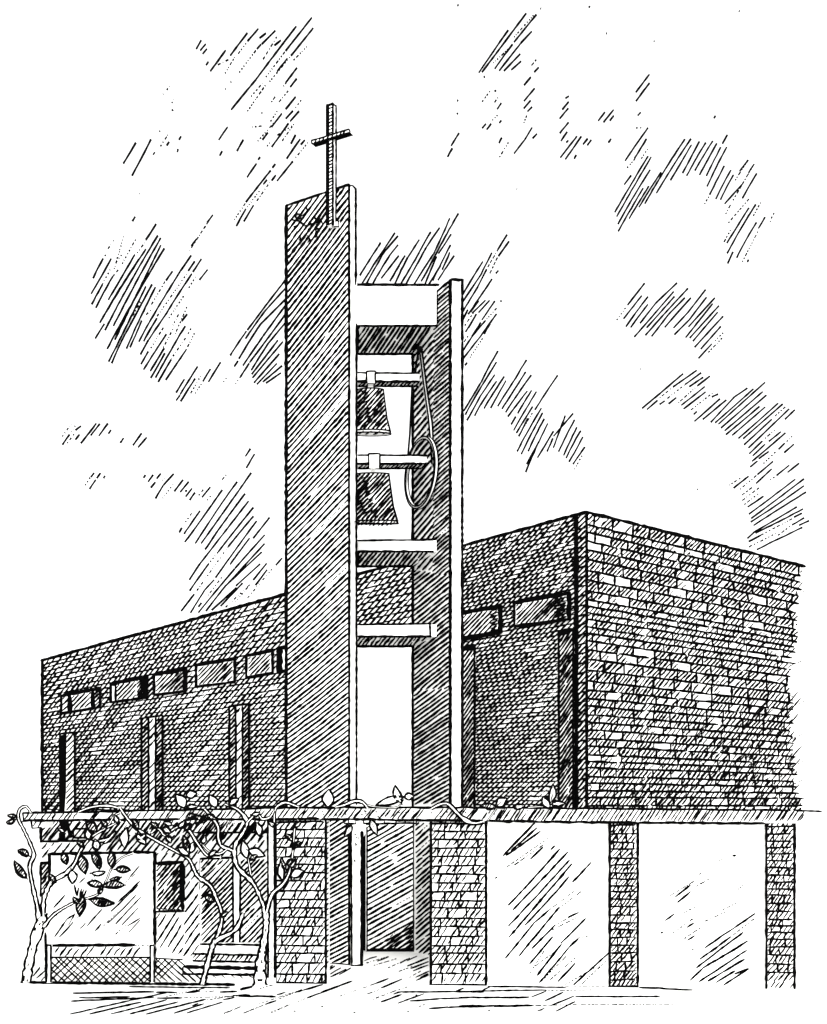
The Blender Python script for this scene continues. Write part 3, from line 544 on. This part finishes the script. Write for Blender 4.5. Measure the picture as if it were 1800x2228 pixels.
# ------------------------------------------------------------------ portico across the front
Q0, Q1 = at(650, 18.55), at(1700, 18.0)
SP = upright(Q0, Q1)
port = thing('portico', 'low portico of brick piers under one long hatched beam', 'portico', (at(1000, 18.3)[0], 18.3, 0))
def pier(u0, u1, vt, gap, bw, ang, hsp, side=False, fade=False):
    m = Mesh(); m.panel(SP, [(u0, vt), (u1, vt), (u1, None), (u0, None)], .45)
    vg = SP.gnd((u0 + u1) / 2) - 1; v = vt + 8; k = 0; prev = vt
    while v < vg + gap:
        vb_ = min(v, vg)
        if v < vg - 4 and not (fade and v > vg - 30): m.stroke(SP, [(u0 + random.uniform(0, 4), v + random.uniform(-1, 1)), (u1 - random.uniform(0, 8), v + random.uniform(-1, 1))], 3.3, .6, .006)
        u = u0 + random.uniform(.3, 1.1) * bw
        while u < u1 - 8:
            if not (fade and v > vg - 25): m.stroke(SP, [(u, prev + 1), (u + random.uniform(-2, 2), vb_ - 1)], 3.6, .4, .006)
            u += bw * random.uniform(.75, 1.25)
        m.hatch(SP, rect(u0 + 2, prev, u1 - 2, vb_ - 1), ang + random.uniform(-5, 4), hsp * random.uniform(.8, 1.15), 3.2, brk=.1, jit=2, lift=.005, skip=.08)
        prev = v; v += gap * random.uniform(.85, 1.18) * (1 + .35 * max(0, (v - 2050) / 100)); k += 1
    m.line(SP, (u0, vt), (u0, vg), 4.2, .007); m.line(SP, (u1, vt), (u1, vg), 4.4, .007)
    if side: # right flank of the pier
        e = SP.P(u1, 1900); nn_ = Vector((SP.n.y, -SP.n.x, 0)); Se = Plane(e, nn_); m.hatch(Se, rect(u1 + .5, vt + 6, u1 + 6, 2098), 42, 8.5, 3.2, brk=0, jit=.3, lift=.003)
    if not fade: m.stroke(SP, [(u0 - 2, vg), (u1, vg)], 4.6, .6, .007)
    return m.build('pier', port, (BRICKW, INK))
pier(600, 709, 1780, 18.5, 40, 55, 10.6, side=True); pier(938, 1058, 1783, 18.5, 40, 56, 10.2); pier(1327, 1388, 1788, 15.5, 24, 52, 7.2); pier(1668, 1729, 1790, 15.5, 26, 52, 7.8, fade=True)
SBm = SP.off(.03); m = Mesh()
m.panel(SBm, [(50, 1769), (300, 1764), (640, 1757), (1060, 1757), (1790, 1764), (1790, 1791), (1390, 1790), (1060, 1786), (700, 1782), (400, 1783), (50, 1785)], .5)
m.panel(SP, [(68, 1785.5), (97, 1785), (95, 1801), (70, 1802)], .4)
m.line(SP, (68, 1785), (70, 1802), 3.4); m.line(SP, (70, 1802), (90, 1801), 3.4); m.hatch(SP, rect(72, 1785, 92, 1800), 55, 9, 3)
tl = [(50, 1769), (300, 1764), (640, 1757), (1060, 1757), (1720, 1763)]; bl = [(50, 1785), (400, 1783), (700, 1782), (1060, 1786), (1390, 1790), (1668, 1791)]
m.stroke(SBm, tl, 3.6, .7, .007, step=9); m.stroke(SBm, [(1730, 1763), (1788, 1766)], 3.2, .5, .007)
for a, b in zip(bl[:-1], bl[1:]): m.stroke(SBm, [a, (b[0] - random.uniform(0, 9), b[1])], 4.4, .7, .007)
m.line(SBm, (50, 1769), (52, 1785), 3.6)
hp = [(54, 1770), (300, 1766), (640, 1759), (1060, 1759), (1700, 1765), (1748, 1768), (1700, 1788), (1390, 1788), (1060, 1784), (700, 1780), (400, 1781), (54, 1783)]
m.hatch(SBm, [p for p in hp if p[0] <= 1060] , 50, 7.8, 2.8, brk=.06, jit=2, lift=.006, skip=.12, bend=0)
m.hatch(SBm, rect(1062, 1760, 1750, 1787), 55, 7.6, 2.7, brk=.04, jit=1.5, lift=.006)
for k in range(26):
    u = random.uniform(700, 1100); v = random.uniform(1762, 1780); m.stroke(SBm, [(u, v), (u + 2, v)], 3, 0, .006)
for u in (748, 790, 835, 880, 935): # stepped drips under the beam
    m.stroke(SBm, [(u, 1783), (u + 2, 1791), (u + 26, 1792), (u + 27, 1784)], 3.2, .6, .006)
m.build('beam', port)
P1T = '''207,350,355,197;245,328,365,220;222,350,382,235;d 225,403,420,268;d 260,395,395,300;335,365,395,312;432,322,452,303;232,585,475,318;252,608,512,335;232,682,520,370;235,735,530,390;310,680,518,450;535,475,622,382;217,835,350,670;350,670,420,610;d 420,610,540,520;282,822,470,595;d 470,600,585,512;342,790,450,680;d 450,680,560,620;330,863,440,735;d 440,700,560,640;d 323,920,400,800;368,915,480,770;480,765,595,648;378,950,520,780;520,780,560,745;d 560,740,610,730;d 430,935,545,835;465,945,545,860;d 485,968,640,880;540,960,600,905;600,905,705,810;d 580,955,690,850;170,458,176,452;d 360,870,470,790;515,640,562,620;d 400,930,520,810'''
P2T = '''d 995,540,1110,470;1020,545,1090,490;1030,570,1090,520;d 1120,495,1180,460;d 1130,440,1145,432;d 1210,380,1240,370;1290,352,1305,350;972,657,1012,627;d 1010,715,1100,650;950,715,960,712;1075,690,1105,670;d 1035,760,1140,690;1078,752,1110,730;d 1160,660,1250,620;d 1245,605,1308,575;d 1315,510,1340,490;1160,785,1300,690;1300,690,1395,625;1135,840,1280,735;d 1280,735,1390,650;1120,880,1340,712;1090,940,1150,880;1150,880,1360,755;1133,945,1355,797;1173,943,1345,840;1213,950,1300,895;1300,910,1362,885;1245,962,1365,885;1100,795,1104,794;d 1060,620,1120,590'''
SG = SP.off(-.06)
for (a, b, tx, la) in ((1058, 1327, P1T, 'pane with long dense reflection strokes'), (1388, 1668, P2T, 'pane with sparse dotted reflections')):
    m = Mesh(); m.panel(SG, [(a - 6, 1780), (b + 6, 1784), (b + 6, None), (a - 6, None)], .04)
    ink_table(m, SG, table(tx, 1000, 1700, 2.17), 3.3, .005, .01)
    ptlabel(m.build('glass_pane', port), la)
# white square post below the tower slab
SW = front(20.55); post = thing('square_post', 'plain white square post in the doorway beneath the tower slab', 'post', (at(776, 20.6)[0], 20.7, 0))
m = Mesh(); x0, x1 = at(764, 20.55)[0], at(787, 20.55)[0]; m.prism([(x0, 20.55), (x1, 20.55), (x1, 20.68), (x0, 20.68)], 0, height(1797, 20.55))
m.line(SW, (764, 1800), (766, 2100), 3.2, .005); m.line(SW, (788, 1810), (787, 2102), 5, .005); m.line(SW, (765, 2101), (789, 2100), 4, .005)
for k in range(9): u = random.uniform(768, 784); v = random.uniform(1798, 1880); m.stroke(SW, [(u, v), (u + 1.5, v)], 2.8, 0, .005)
m.build('shaft', post)
m = Mesh(); m.prism([(x0 - .03, 20.52), (x1 + .03, 20.52), (x1 + .03, 20.71), (x0 - .03, 20.71)], height(1797, 20.55) + .001, height(1783, 20.55)); m.build('cap', post)
# thin pole left of the first pier
SQ = SP.off(.02); pole = thing('pole', 'thin speckled white pole against the left brick pier', 'pole', (at(590, 18.5)[0], 18.5, 0))
m = Mesh(); m.panel(SQ, [(583, 1778), (597, 1778), (597, None), (583, None)], .08)
m.line(SQ, (583, 1780), (584, 2130), 3.4); m.line(SQ, (597, 1780), (598, 2136), 3.4)
for k in range(26): u = random.uniform(587, 594); v = random.uniform(1790, 2130); m.stroke(SQ, [(u, v), (u + 1.2, v)], 2.4, 0, .005)
m.build('shaft', pole)
m = Mesh(); m.panel(SQ.off(.015), [(580, 2128), (600, 2128), (600, None), (580, None)], .11); m.build('foot', pole)

# ------------------------------------------------------------------ low side building on the left
DWl = 20.0; S0 = front(DWl); house = thing('side_building', 'low flat side building with wide white window and dark window', 'building', (at(340, DWl)[0], DWl, 0))
xa, xb = at(88, DWl)[0], at(588, DWl)[0]
m = Mesh(); m.prism([(xa, DWl), (xb, DWl), (xb, DWl + 4), (xa, DWl + 4)], 0, height(1776, DWl))
m.hatch(S0, [(90, 1786), (585, 1786), (585, 1830), (90, 1830)], 52, 7.8, 3.4, brk=.1, jit=2.5, lift=.006, skip=.1)
m.hatch(S0, [(300, 1786), (560, 1786), (560, 1812), (300, 1812)], 56, 9, 3.4, brk=.1, jit=4, lift=.007)
m.hatch(S0, [(338, 1832), (435, 1832), (435, 2080), (400, 2085), (400, 1985), (402, 1876), (338, 1876)], 52, 13.5, 3.1, a1=55, brk=.2, jit=7, lift=.006)
m.hatch(S0, [(338, 1984), (402, 1984), (400, 2082), (338, 2070)], 58, 13.5, 3.1, a1=58, brk=.1, jit=7, lift=.006)
m.hatch(S0, [(424, 1812), (582, 1812), (582, 1866), (424, 1866)], 52, 14, 3.1, brk=.2, jit=6, lift=.006)
m.line(S0, (424, 1812), (582, 1811), 3.4); m.line(S0, (89, 1786), (89, 1830), 4.4); m.line(S0, (89, 1878), (89, 1950), 3.6)
m.hatch(S0, rect(90, 1879, 108, 1945), 52, 6.4, 3.4, lift=.006, jit=1); m.line(S0, (89, 1878), (109, 1877), 5)
m.line(S0, (437, 1868), (437, 2058), 3.6)
for p in ([(128, 1788), (150, 1786), (152, 1800), (160, 1822), (150, 1824), (146, 1806), (134, 1804)], [(128, 1812), (142, 1810), (143, 1828), (128, 1830)]): m.fill(S0, p, .008)
m.loop(S0, rect(160, 1803, 188, 1823), 3, .009)
m.build('wall', house)
m = Mesh(); Sx = S0.off(.04); m.panel(Sx, rect(88, 1831, 424, 1856), .038); m.line(Sx, (88, 1831), (190, 1829), 3.6); m.line(Sx, (200, 1829), (240, 1829), 3)
m.hatch(Sx, rect(89, 1832, 200, 1868), 50, 13.5, 3.2, brk=.05, jit=3, lift=.005); m.hatch(Sx, rect(225, 1810, 420, 1856), 50, 10.5, 3.2, brk=.2, jit=7, lift=.005, skip=.2)
m.build('lintel', house)
m = Mesh(); Sx = S0.off(.05); m.panel(Sx, rect(107, 1857, 338, 2057), .048)
m.stroke(Sx, [(108, 1858), (336, 1854)], 4.8, .6, .006); m.line(Sx, (337, 1855), (337, 2136), 5.4, .006); m.line(Sx, (108, 1858), (108, 1915), 5, .006); m.line(Sx, (99, 2030), (101, 2136), 4, .006)
wn = m.build('window', house); ptlabel(wn, 'wide white window with reflection strokes')
g1 = Mesh(); Sy = Sx.off(.006); g1.panel(Sy, rect(113, 1863, 331, 2051), .004)
LT = '''290,680,350,615;295,838,360,745;360,745,400,720;322,840,395,760;435,795,460,765;470,780,550,690;515,808,545,770;d 560,780,640,700;585,765,735,612;600,700,745,560;625,770,760,625;660,775,745,685;695,815,755,750;d 625,825,680,775;690,780,755,740;640,650,755,540;d 660,560,755,480;700,520,752,455;d 420,735,440,720;430,550,460,520;370,775,405,715;d 480,550,520,500'''
ink_table(g1, Sy, table(LT, 0, 1700, 2.48), 2.6, .004, .02); g1.build('pane', wn)
m = Mesh(); Sx = S0.off(.07); m.panel(Sx, rect(340, 1877, 401, 1983), .068); m.hatch(Sx, rect(342, 1880, 396, 1980), 50, 7.0, 3.6, lift=.006, jit=1.2, brk=.1)
m.hatch(Sx, rect(374, 1880, 396, 1980), 58, 9, 3.6, lift=.007, jit=6, brk=.3); m.stroke(Sx, [(397, 1878), (397, 1978)], 8.5, .6, .007); m.stroke(Sx, [(340, 1879), (398, 1876)], 6, .5, .007); m.dots(Sx, (342, 1977), (392, 1979), 4, .007); m.line(Sx, (340, 1983), (400, 1982), 4.2, .007)
ptlabel(m.build('window', house), 'small dark square window with heavy black right edge')
m = Mesh(); Sx = S0.off(.03); m.panel(Sx, rect(436, 1867, 586, 2062), .028)
m.hatch(Sx, rect(438, 1869, 583, 2058), 46, 8.2, 3.3, lift=.006, brk=.12, jit=2); m.stroke(Sx, [(436, 1868), (508, 1866)], 4, .5, .007)
dr2 = m.build('door', house)
m = Mesh(); Sy = Sx.off(.04); m.panel(Sy, rect(507, 1868, 523, 2062), .039); m.line(Sy, (507, 1880), (508, 2058), 3.4); m.line(Sy, (523, 1895), (522, 2058), 3.4); m.build('mullion', dr2)
m = Mesh(); Sx = S0.off(.14); m.panel(Sx, rect(103, 2057, 336, 2090), .138); m.hatch(Sx, rect(118, 2060, 322, 2081), 52, 11.5, 3.2, lift=.005, jit=3, brk=.1, skip=.08); m.line(Sx, (103, 2057), (293, 2056), 5); m.dots(Sx, (295, 2057), (330, 2058), 3)
m.build('sill_panel', house)

# steps to the side door
steps = thing('steps', 'three white steps with black shadow lines up to the side door', 'steps', (at(485, 19.2)[0], 19.2, 0))
for i, (Df, z, ua, ub) in enumerate(((19.1, .20, 398, 562), (19.4, .385, 420, 566), (19.7, .52, 437, 566))):
    m = Mesh(); xa_, xb_ = at(ua, Df)[0], at(ub, Df)[0]; z0 = 0
    m.prism([(xa_, Df), (xb_, Df), (xb_, Df + (.3 if i < 2 else .225) - .003), (xa_, Df + (.3 if i < 2 else .225) - .003)], 0, z)
    Sf = front(Df); vt_ = V0 + (EYE - z) * FOC / Df
    vb_ = [Sf.gnd(480), V0 + (EYE - .20) * FOC / 19.4, V0 + (EYE - .385) * FOC / 19.7][i]
    if i == 0:
        m.stroke(Sf, [(ua + 2, vt_), (ub, vt_ + 3)], 6, .6, .005); m.stroke(Sf, [(ua, vt_ + 15), (ub - 4, vt_ + 17)], 4.4, .6, .005); m.line(Sf, (ua, vt_), (ua, vt_ + 14), 3.4); m.hatch(Sf, rect(440, vt_ + 18, 556, vb_), -38, 12, 3.2, lift=.005, jit=3)  # thick black strokes draw shadow lines on the step
    if i == 1: m.stroke(Sf, [(ua, vt_), (ub, vt_ + 3)], 3.6, .6, .005); m.hatch(Sf, rect(ua, vt_ + 1, ub, vt_ + 14), 48, 8, 3.2, lift=.005, jit=1); m.line(Sf, (ua, vt_ + 15), (ub, vt_ + 18), 3.4)
    if i == 2: m.line(Sf, (ua, vt_), (ub, vt_ + 2), 3.6)
    m.build('step', steps)
# chain link fence
SN = front(18.62); fence = thing('chain_link_fence', 'low chain link fence between short white posts under the wide window', 'fence', (at(250, 18.62)[0], 18.62, 0))
m = Mesh(); q = [(110, 2084), (400, 2087), (400, 2100), (445, 2137), (110, 2137)]
m.hatch(SN, [(110, 2084), (330, 2084), (330, 2137), (110, 2137)], 45, 10.6, 2.6, brk=0, jit=.5, lift=0, spj=.1); m.hatch(SN, [(110, 2084), (330, 2084), (330, 2137), (110, 2137)], -42, 10.6, 2.6, brk=0, jit=.5, lift=.003, spj=.1)
m.hatch(SN, [(338, 2086), (400, 2088), (445, 2136), (338, 2136)], -42, 10.6, 2.6, brk=0, jit=.5, lift=.003, spj=.1); m.hatch(SN, [(338, 2086), (395, 2088), (380, 2110), (338, 2136)], 45, 10.6, 2.6, brk=0, jit=.5, lift=0, spj=.1)
m.build('mesh', fence)
m = Mesh(); rod(m, [(110, 2083), (326, 2083)], 18.61, 4.4); rod(m, [(338, 2085), (398, 2088)], 18.61, 3.6); m.build('rail', fence)
for a, b in ((101, 111), (327, 336)):
    m = Mesh(); Sx = front(18.6); m.panel(Sx, [(a, 2057), (b, 2057), (b, None), (a, None)], .08); m.line(Sx, (a, 2058), (a, 2136), 4.6 if a < 200 else 3.4); m.line(Sx, (b, 2058), (b, 2136), 3.4); m.line(Sx, (a, 2057), (b, 2057), 3)
    m.build('post', fence)

# ------------------------------------------------------------------ climbing plants
def stem(m, S, pts, lift=0.0):
    # smooth centre line, then a round stem: pale in front, dark bark ridges along both flanks
    P = [np.array(p, float) for p in pts]; C = []
    for i in range(len(P) - 1):
        p0 = P[max(0, i - 1)]; p1 = P[i]; p2 = P[i + 1]; p3 = P[min(len(P) - 1, i + 2)]
        n = max(2, int(np.hypot(*(p2 - p1)[:2]) / 6))
        for k in range(n):
            t = k / n; C.append(.5 * ((2 * p1) + (-p0 + p2) * t + (2 * p0 - 5 * p1 + 4 * p2 - p3) * t * t + (-p0 + 3 * p1 - 3 * p2 + p3) * t ** 3))
    C.append(P[-1]); C = np.array(C); k = len(C); rows = []
    q = [S.P(c[0], c[1], lift) for c in C]
    for i in range(k):
        t = (q[min(i + 1, k - 1)] - q[max(i - 1, 0)]).normalized(); fwd = (Vector((0, 0, EYE)) - q[i]).normalized(); side = t.cross(fwd).normalized(); fw = side.cross(t).normalized()
        if fw.dot(fwd) < 0: fw = -fw
        px = C[i][2] * 1.26 * random.uniform(.84, 1.16); r = px / 2 * q[i].y / FOC
        lw = 5.5 * random.uniform(.75, 1.2); th = math.asin(max(.16, min(.9, 1 - 2 * lw / px * .95)))
        ang = [-th, -th / 2, 0, th / 2, th, (th + 1.7) / 2, 1.7, 2.4, math.pi, -2.4, -1.7, -(th + 1.7) / 2]
        rows.append([q[i] + (side * math.sin(a) + fw * math.cos(a)) * r for a in ang])
    n = 12; vs = [p for r in rows for p in r]; white = []; ink = []
    for i in range(k - 1):
        for j in range(n):
            f = (i * n + j, i * n + (j + 1) % n, (i + 1) * n + (j + 1) % n, (i + 1) * n + j)
            (ink if j in (4, 5, 10, 11) or (C[i][2] > 7 and j in (0, 1, 2, 3) and random.random() < (.16 if C[i][2] > 11 else .11)) else white).append(f)
    b = len(m.v); m.v += [tuple(p) for p in vs]
    for f in white: m.f.append(tuple(b + z for z in f)); m.m.append(0)
    for f in ink: m.f.append(tuple(b + z for z in f)); m.m.append(1)
def leaf(m, S, base, tip, wd, dark=0, lift=.08):
    a = np.array(base, float); b = np.array(tip, float); d = b - a; L = np.hypot(*d); d = d / L; nrm = np.array([-d[1], d[0]])
    bend = random.uniform(-.10, .10) * L; prof = [(0, 0), (.15, .55), (.35, .95), (.5, 1), (.7, .74), (.87, .34), (1, 0)]
    mid = [a + d * L * t + nrm * bend * 4 * t * (1 - t) for t, w_ in prof]
    l = [p + nrm * wd / 2 * w_ for p, (t, w_) in zip(mid, prof)]; r = [p - nrm * wd / 2 * w_ for p, (t, w_) in zip(mid, prof)]
    up = lambda p, e: S.P(p[0], p[1], lift + e)
    n = len(prof); vs = [up(p, .012) for p in mid] + [up(p, 0) for p in l] + [up(p, 0) for p in r]
    m.add(vs, [(i, i + 1, n + i + 1, n + i) for i in range(n - 1)] + [(i, i + 1, 2 * n + i + 1, 2 * n + i) for i in range(n - 1)], 0)
    m.stroke(S, [tuple(p) for p in l], 3.7, .4, lift + .010, step=5); m.stroke(S, [tuple(p) for p in r], 3.7 + dark, .4, lift + .010, step=5)
    m.stroke(S, [tuple(a - d * 4), tuple(a + d * 3)], 3.4, .2, lift + .012)
    if dark: m.hatch(S, [tuple(p) for p in l] + [tuple(p) for p in r[::-1]], 56, 5.2 if dark == 1 else 4.2, 3.0, brk=0, jit=.3, lift=lift + .016)
    elif random.random() < .35: m.stroke(S, [tuple(mid[1]), tuple(mid[3])], 2, .2, lift + .016)
SV = SP.off(.16)
# plant one: far left
pl1 = thing('climbing_plant', 'bare twisting climber at the far left end with drooping dark leaves before the wide window', 'climber', tuple(SV.P(60, SV.gnd(60))), 'climbing plants on the portico')
m = Mesh()
stem(m, SV, [(57, SV.gnd(57) + 1, 20), (63, 2100, 18), (72, 2060, 18), (83, 2025, 20), (93, 2000, 18), (97, 1985, 12)])
stem(m, SV, [(86, 2012, 14), (82, 1975, 11), (72, 1930, 9), (65, 1885, 9), (74, 1860, 9), (66, 1835, 8), (52, 1805, 7), (40, 1780, 8), (44, 1760, 7), (58, 1755, 6), (67, 1768, 5)], .02)
stem(m, SV, [(95, 1995, 11), (96, 1955, 11), (112, 1920, 11), (145, 1899, 11), (163, 1878, 9), (176, 1850, 9), (196, 1824, 7), (225, 1805, 6), (262, 1786, 6)], .03)
stem(m, SV, [(96, 2015, 10), (120, 1988, 8), (165, 1962, 6.5), (212, 1946, 5), (232, 1915, 4.6), (241, 1893, 4.6), (262, 1868, 4.5), (290, 1856, 4.2)], .04)
stem(m, SV, [(225, 1806, 5), (240, 1790, 5), (248, 1775, 5), (262, 1768, 5)], .05)
stem(m, SV, [(172, 1766, 6), (200, 1756, 8), (235, 1753, 8), (258, 1758, 6)], .05)
m.build('stem', pl1, (BARK, INK))
m = Mesh()
for (a, b, wd, dk) in [((58, 1910), (32, 1873), 15, 1), ((63, 1862), (40, 1850), 12, 2), ((35, 1777), (18, 1774), 7, 2), ((33, 1783), (14, 1789), 8, 1), ((190, 1788), (211, 1808), 20, 1), ((193, 1827), (190, 1805), 15, 0), ((212, 1851), (207, 1825), 17, 0),
                       ((272, 1845), (277, 1800), 19, 0), ((137, 1854), (145, 1881), 14, 1), ((175, 1860), (186, 1902), 20, 1), ((200, 1857), (216, 1891), 16, 2), ((243, 1854), (243, 1889), 16, 1), ((252, 1892), (284, 1894), 13, 1), ((155, 1893), (157, 1923), 20, 0),
                       ((200, 1900), (229, 1897), 10, 0), ((270, 1926), (222, 1929), 15, 1), ((224, 1925), (190, 1921), 14, 1), ((262, 1909), (240, 1914), 6, 2), ((197, 1958), (248, 1966), 18, 2), ((182, 1950), (174, 1994), 19, 1), ((212, 1830), (245, 1820), 9, 0), ((225, 1836), (252, 1808), 10, 0), ((140, 1812), (128, 1803), 9, 0), ((297, 1815), (318, 1838), 16, 0)]:
    leaf(m, SV, a, b, wd, dk)
for a, b in (((162, 1926), (167, 1948)), ((171, 1932), (168, 1948)), ((177, 1934), (175, 1952)), ((182, 1936), (178, 1952)), ((188, 1938), (182, 1952))): m.stroke(SV, [a, b], 3.6, .3, .09)
for (a, b, wd, dk) in [((232, 1800), (222, 1786), 10, 1), ((258, 1790), (250, 1774), 10, 0), ((182, 1842), (168, 1832), 9, 1), ((215, 1945), (222, 1930), 9, 1), ((120, 1918), (108, 1902), 10, 1), ((172, 1965), (160, 1952), 9, 1)]: leaf(m, SV, a, b, wd, dk)
m.build('foliage', pl1, (BARK, INK))
# plant two
pl2 = thing('climbing_plant', 'thin forked climber in front of the steps with one branch leaning left to the beam', 'climber', tuple(SV.P(442, SV.gnd(442))), 'climbing plants on the portico')
m = Mesh()
stem(m, SV, [(441, SV.gnd(441), 13), (448, 2112, 13), (456, 2082, 13), (465, 2052, 12), (476, 2030, 11), (483, 2002, 10), (481, 1980, 10), (470, 1952, 10), (457, 1926, 11), (432, 1908, 10), (420, 1886, 9), (412, 1870, 8), (398, 1861, 8), (350, 1834, 8), (305, 1808, 9), (285, 1790, 8), (268, 1768, 8), (262, 1758, 6)])
stem(m, SV, [(468, 2050, 11), (478, 2042, 11), (505, 2029, 11), (518, 2015, 11), (527, 1993, 9), (530, 1985, 7)], .02)
stem(m, SV, [(330, 1812, 7), (342, 1802, 7), (352, 1810, 7), (360, 1818, 7), (385, 1800, 8), (408, 1803, 9), (430, 1835, 9), (452, 1862, 7), (480, 1865, 6)], .04)
m.build('stem', pl2, (BARK, INK))
m = Mesh()
for (a, b, wd, dk) in [((403, 1758), (382, 1728), 22, 0), ((405, 1732), (429, 1727), 17, 0), ((408, 1757), (431, 1755), 9, 0), ((411, 1861), (387, 1846), 17, 0), ((411, 1858), (399, 1818), 14, 1), ((414, 1856), (421, 1832), 14, 0), ((446, 1950), (466, 1963), 14, 2), ((438, 1790), (452, 1775), 10, 2), ((425, 1776), (446, 1790), 12, 1), ((375, 1795), (356, 1790), 9, 0), ((355, 1800), (372, 1812), 12, 0)]:
    leaf(m, SV, a, b, wd, dk)
for (a, b, wd, dk) in [((424, 1772), (405, 1782), 11, 2), ((440, 1782), (424, 1790), 10, 2), ((452, 1772), (470, 1782), 10, 1), ((388, 1800), (402, 1786), 10, 0), ((345, 1800), (330, 1790), 10, 1), ((318, 1815), (302, 1826), 11, 0), ((362, 1818), (372, 1834), 11, 0), ((440, 1836), (446, 1818), 10, 0), ((300, 1803), (290, 1784), 11, 1), ((455, 1862), (470, 1850), 10, 0), ((480, 1995), (496, 1984), 8, 1), ((404, 1806), (416, 1792), 10, 2)]: leaf(m, SV, a, b, wd, dk)
m.build('foliage', pl2, (BARK, INK))
# plant three
pl3 = thing('climbing_plant', 'stout split trunk climber at the foot of the thin pole, leafy up to the beam', 'climber', tuple(SV.P(568, SV.gnd(568))), 'climbing plants on the portico')
m = Mesh()
stem(m, SV, [(566, SV.gnd(566), 26), (567, 2100, 22), (573, 2060, 15), (579, 2020, 14), (579, 1990, 15), (578, 1972, 17)])
stem(m, SV, [(577, 1985, 13), (572, 1966, 10), (560, 1938, 10), (550, 1920, 11), (535, 1905, 12), (517, 1886, 11), (510, 1861, 11), (514, 1834, 11), (528, 1813, 10), (538, 1790, 11), (527, 1770, 10), (512, 1758, 9), (490, 1750, 6)], .02)
stem(m, SV, [(508, 1852, 8), (496, 1846, 9), (481, 1840, 9), (475, 1821, 10), (475, 1800, 10), (462, 1779, 10), (446, 1761, 8)], .03)
stem(m, SV, [(580, 1985, 11), (586, 1962, 11), (595, 1942, 11), (613, 1927, 11), (626, 1908, 10), (633, 1886, 8), (638, 1850, 6), (642, 1800, 6), (650, 1786, 6)], .04)
stem(m, SV, [(538, 1790, 7), (550, 1777, 7), (563, 1771, 7), (570, 1782, 7), (588, 1778, 7), (596, 1764, 6)], .05)
stem(m, SV, [(496, 1846, 6), (478, 1858, 6), (455, 1852, 5), (440, 1836, 5)], .05)
stem(m, SV, [(546, 1903, 6), (543, 1885, 6), (540, 1866, 5)], .03)
m.build('stem', pl3, (BARK, INK))
m = Mesh()
for (a, b, wd, dk) in [((471, 1757), (456, 1729), 19, 0), ((565, 1819), (558, 1789), 15, 0), ((538, 1868), (528, 1828), 18, 0), ((540, 1850), (577, 1863), 19, 0), ((546, 1872), (560, 1860), 9, 0), ((616, 1915), (612, 1874), 15, 0), ((633, 1908), (662, 1895), 19, 0), ((625, 1882), (645, 1875), 17, 2), ((622, 1890), (612, 1868), 8, 2)]:
    leaf(m, SV, a, b, wd, dk)
for (a, b, wd, dk) in [((598, 1800), (585, 1788), 9, 0), ((640, 1800), (655, 1788), 9, 1), ((636, 1830), (622, 1815), 9, 1), ((640, 1846), (654, 1832), 9, 1), ((548, 1772), (566, 1768), 9, 0), ((500, 1752), (520, 1738), 13, 0)]: leaf(m, SV, a, b, wd, dk)
m.build('foliage', pl3, (BARK, INK))
# shoots lying along the beam
def shoot(label, stems, leaves):
    b = stems[0][0]; t = thing('vine_shoot', label, 'vine', tuple(SV.P(b[0], b[1])), 'vine shoots lying along the beam')
    m = Mesh()
    for s in stems: stem(m, SV, s)
    m.build('stem', t, (BARK, INK)); m = Mesh()
    for l in leaves: leaf(m, SV, *l)
    m.build('foliage', t, (BARK, INK))
shoot('vine shoot arching over the beam at the thin pole with one upright leaf', [[(597, 1800, 6), (598, 1765, 7), (606, 1752, 9), (622, 1746, 9), (638, 1751, 8), (650, 1756, 5)]], [((714, 1757), (716, 1717), 26, 0)])
shoot('vine shoot looping over the beam under the white tower edge with drooping and pointed leaves', [[(730, 1756, 5), (748, 1752, 8), (772, 1743, 9), (790, 1746, 9), (800, 1758, 7)], [(792, 1748, 4), (815, 1755, 4), (862, 1757, 4), (872, 1748, 4), (878, 1738, 4)]],
      [((877, 1736), (818, 1752), 17, 0), ((874, 1747), (860, 1709), 17, 0), ((880, 1733), (901, 1732), 15, 0), ((806, 1783), (821, 1817), 15, 0), ((765, 1795), (750, 1820), 13, 0)])
shoot('vine shoot dipping from the beam onto the middle brick pier with black edged leaves', [[(938, 1760, 6), (955, 1751, 8), (972, 1748, 9), (984, 1757, 10), (1000, 1774, 11), (1018, 1787, 11), (1035, 1791, 10), (1052, 1787, 8)], [(1062, 1785, 4), (1074, 1768, 4), (1082, 1757, 4)]],
      [((1080, 1757), (1045, 1753), 12, 1), ((1081, 1755), (1104, 1737), 19, 0), ((1116, 1756), (1143, 1752), 11, 0)])
shoot('three leaf vine tuft on the beam left of the hall corner', [[(1150, 1757, 3.6), (1175, 1755, 3.6), (1197, 1757, 4)]], [((1197, 1747), (1203, 1706), 15, 0), ((1196, 1759), (1181, 1733), 15, 0), ((1200, 1750), (1230, 1748), 12, 0)])
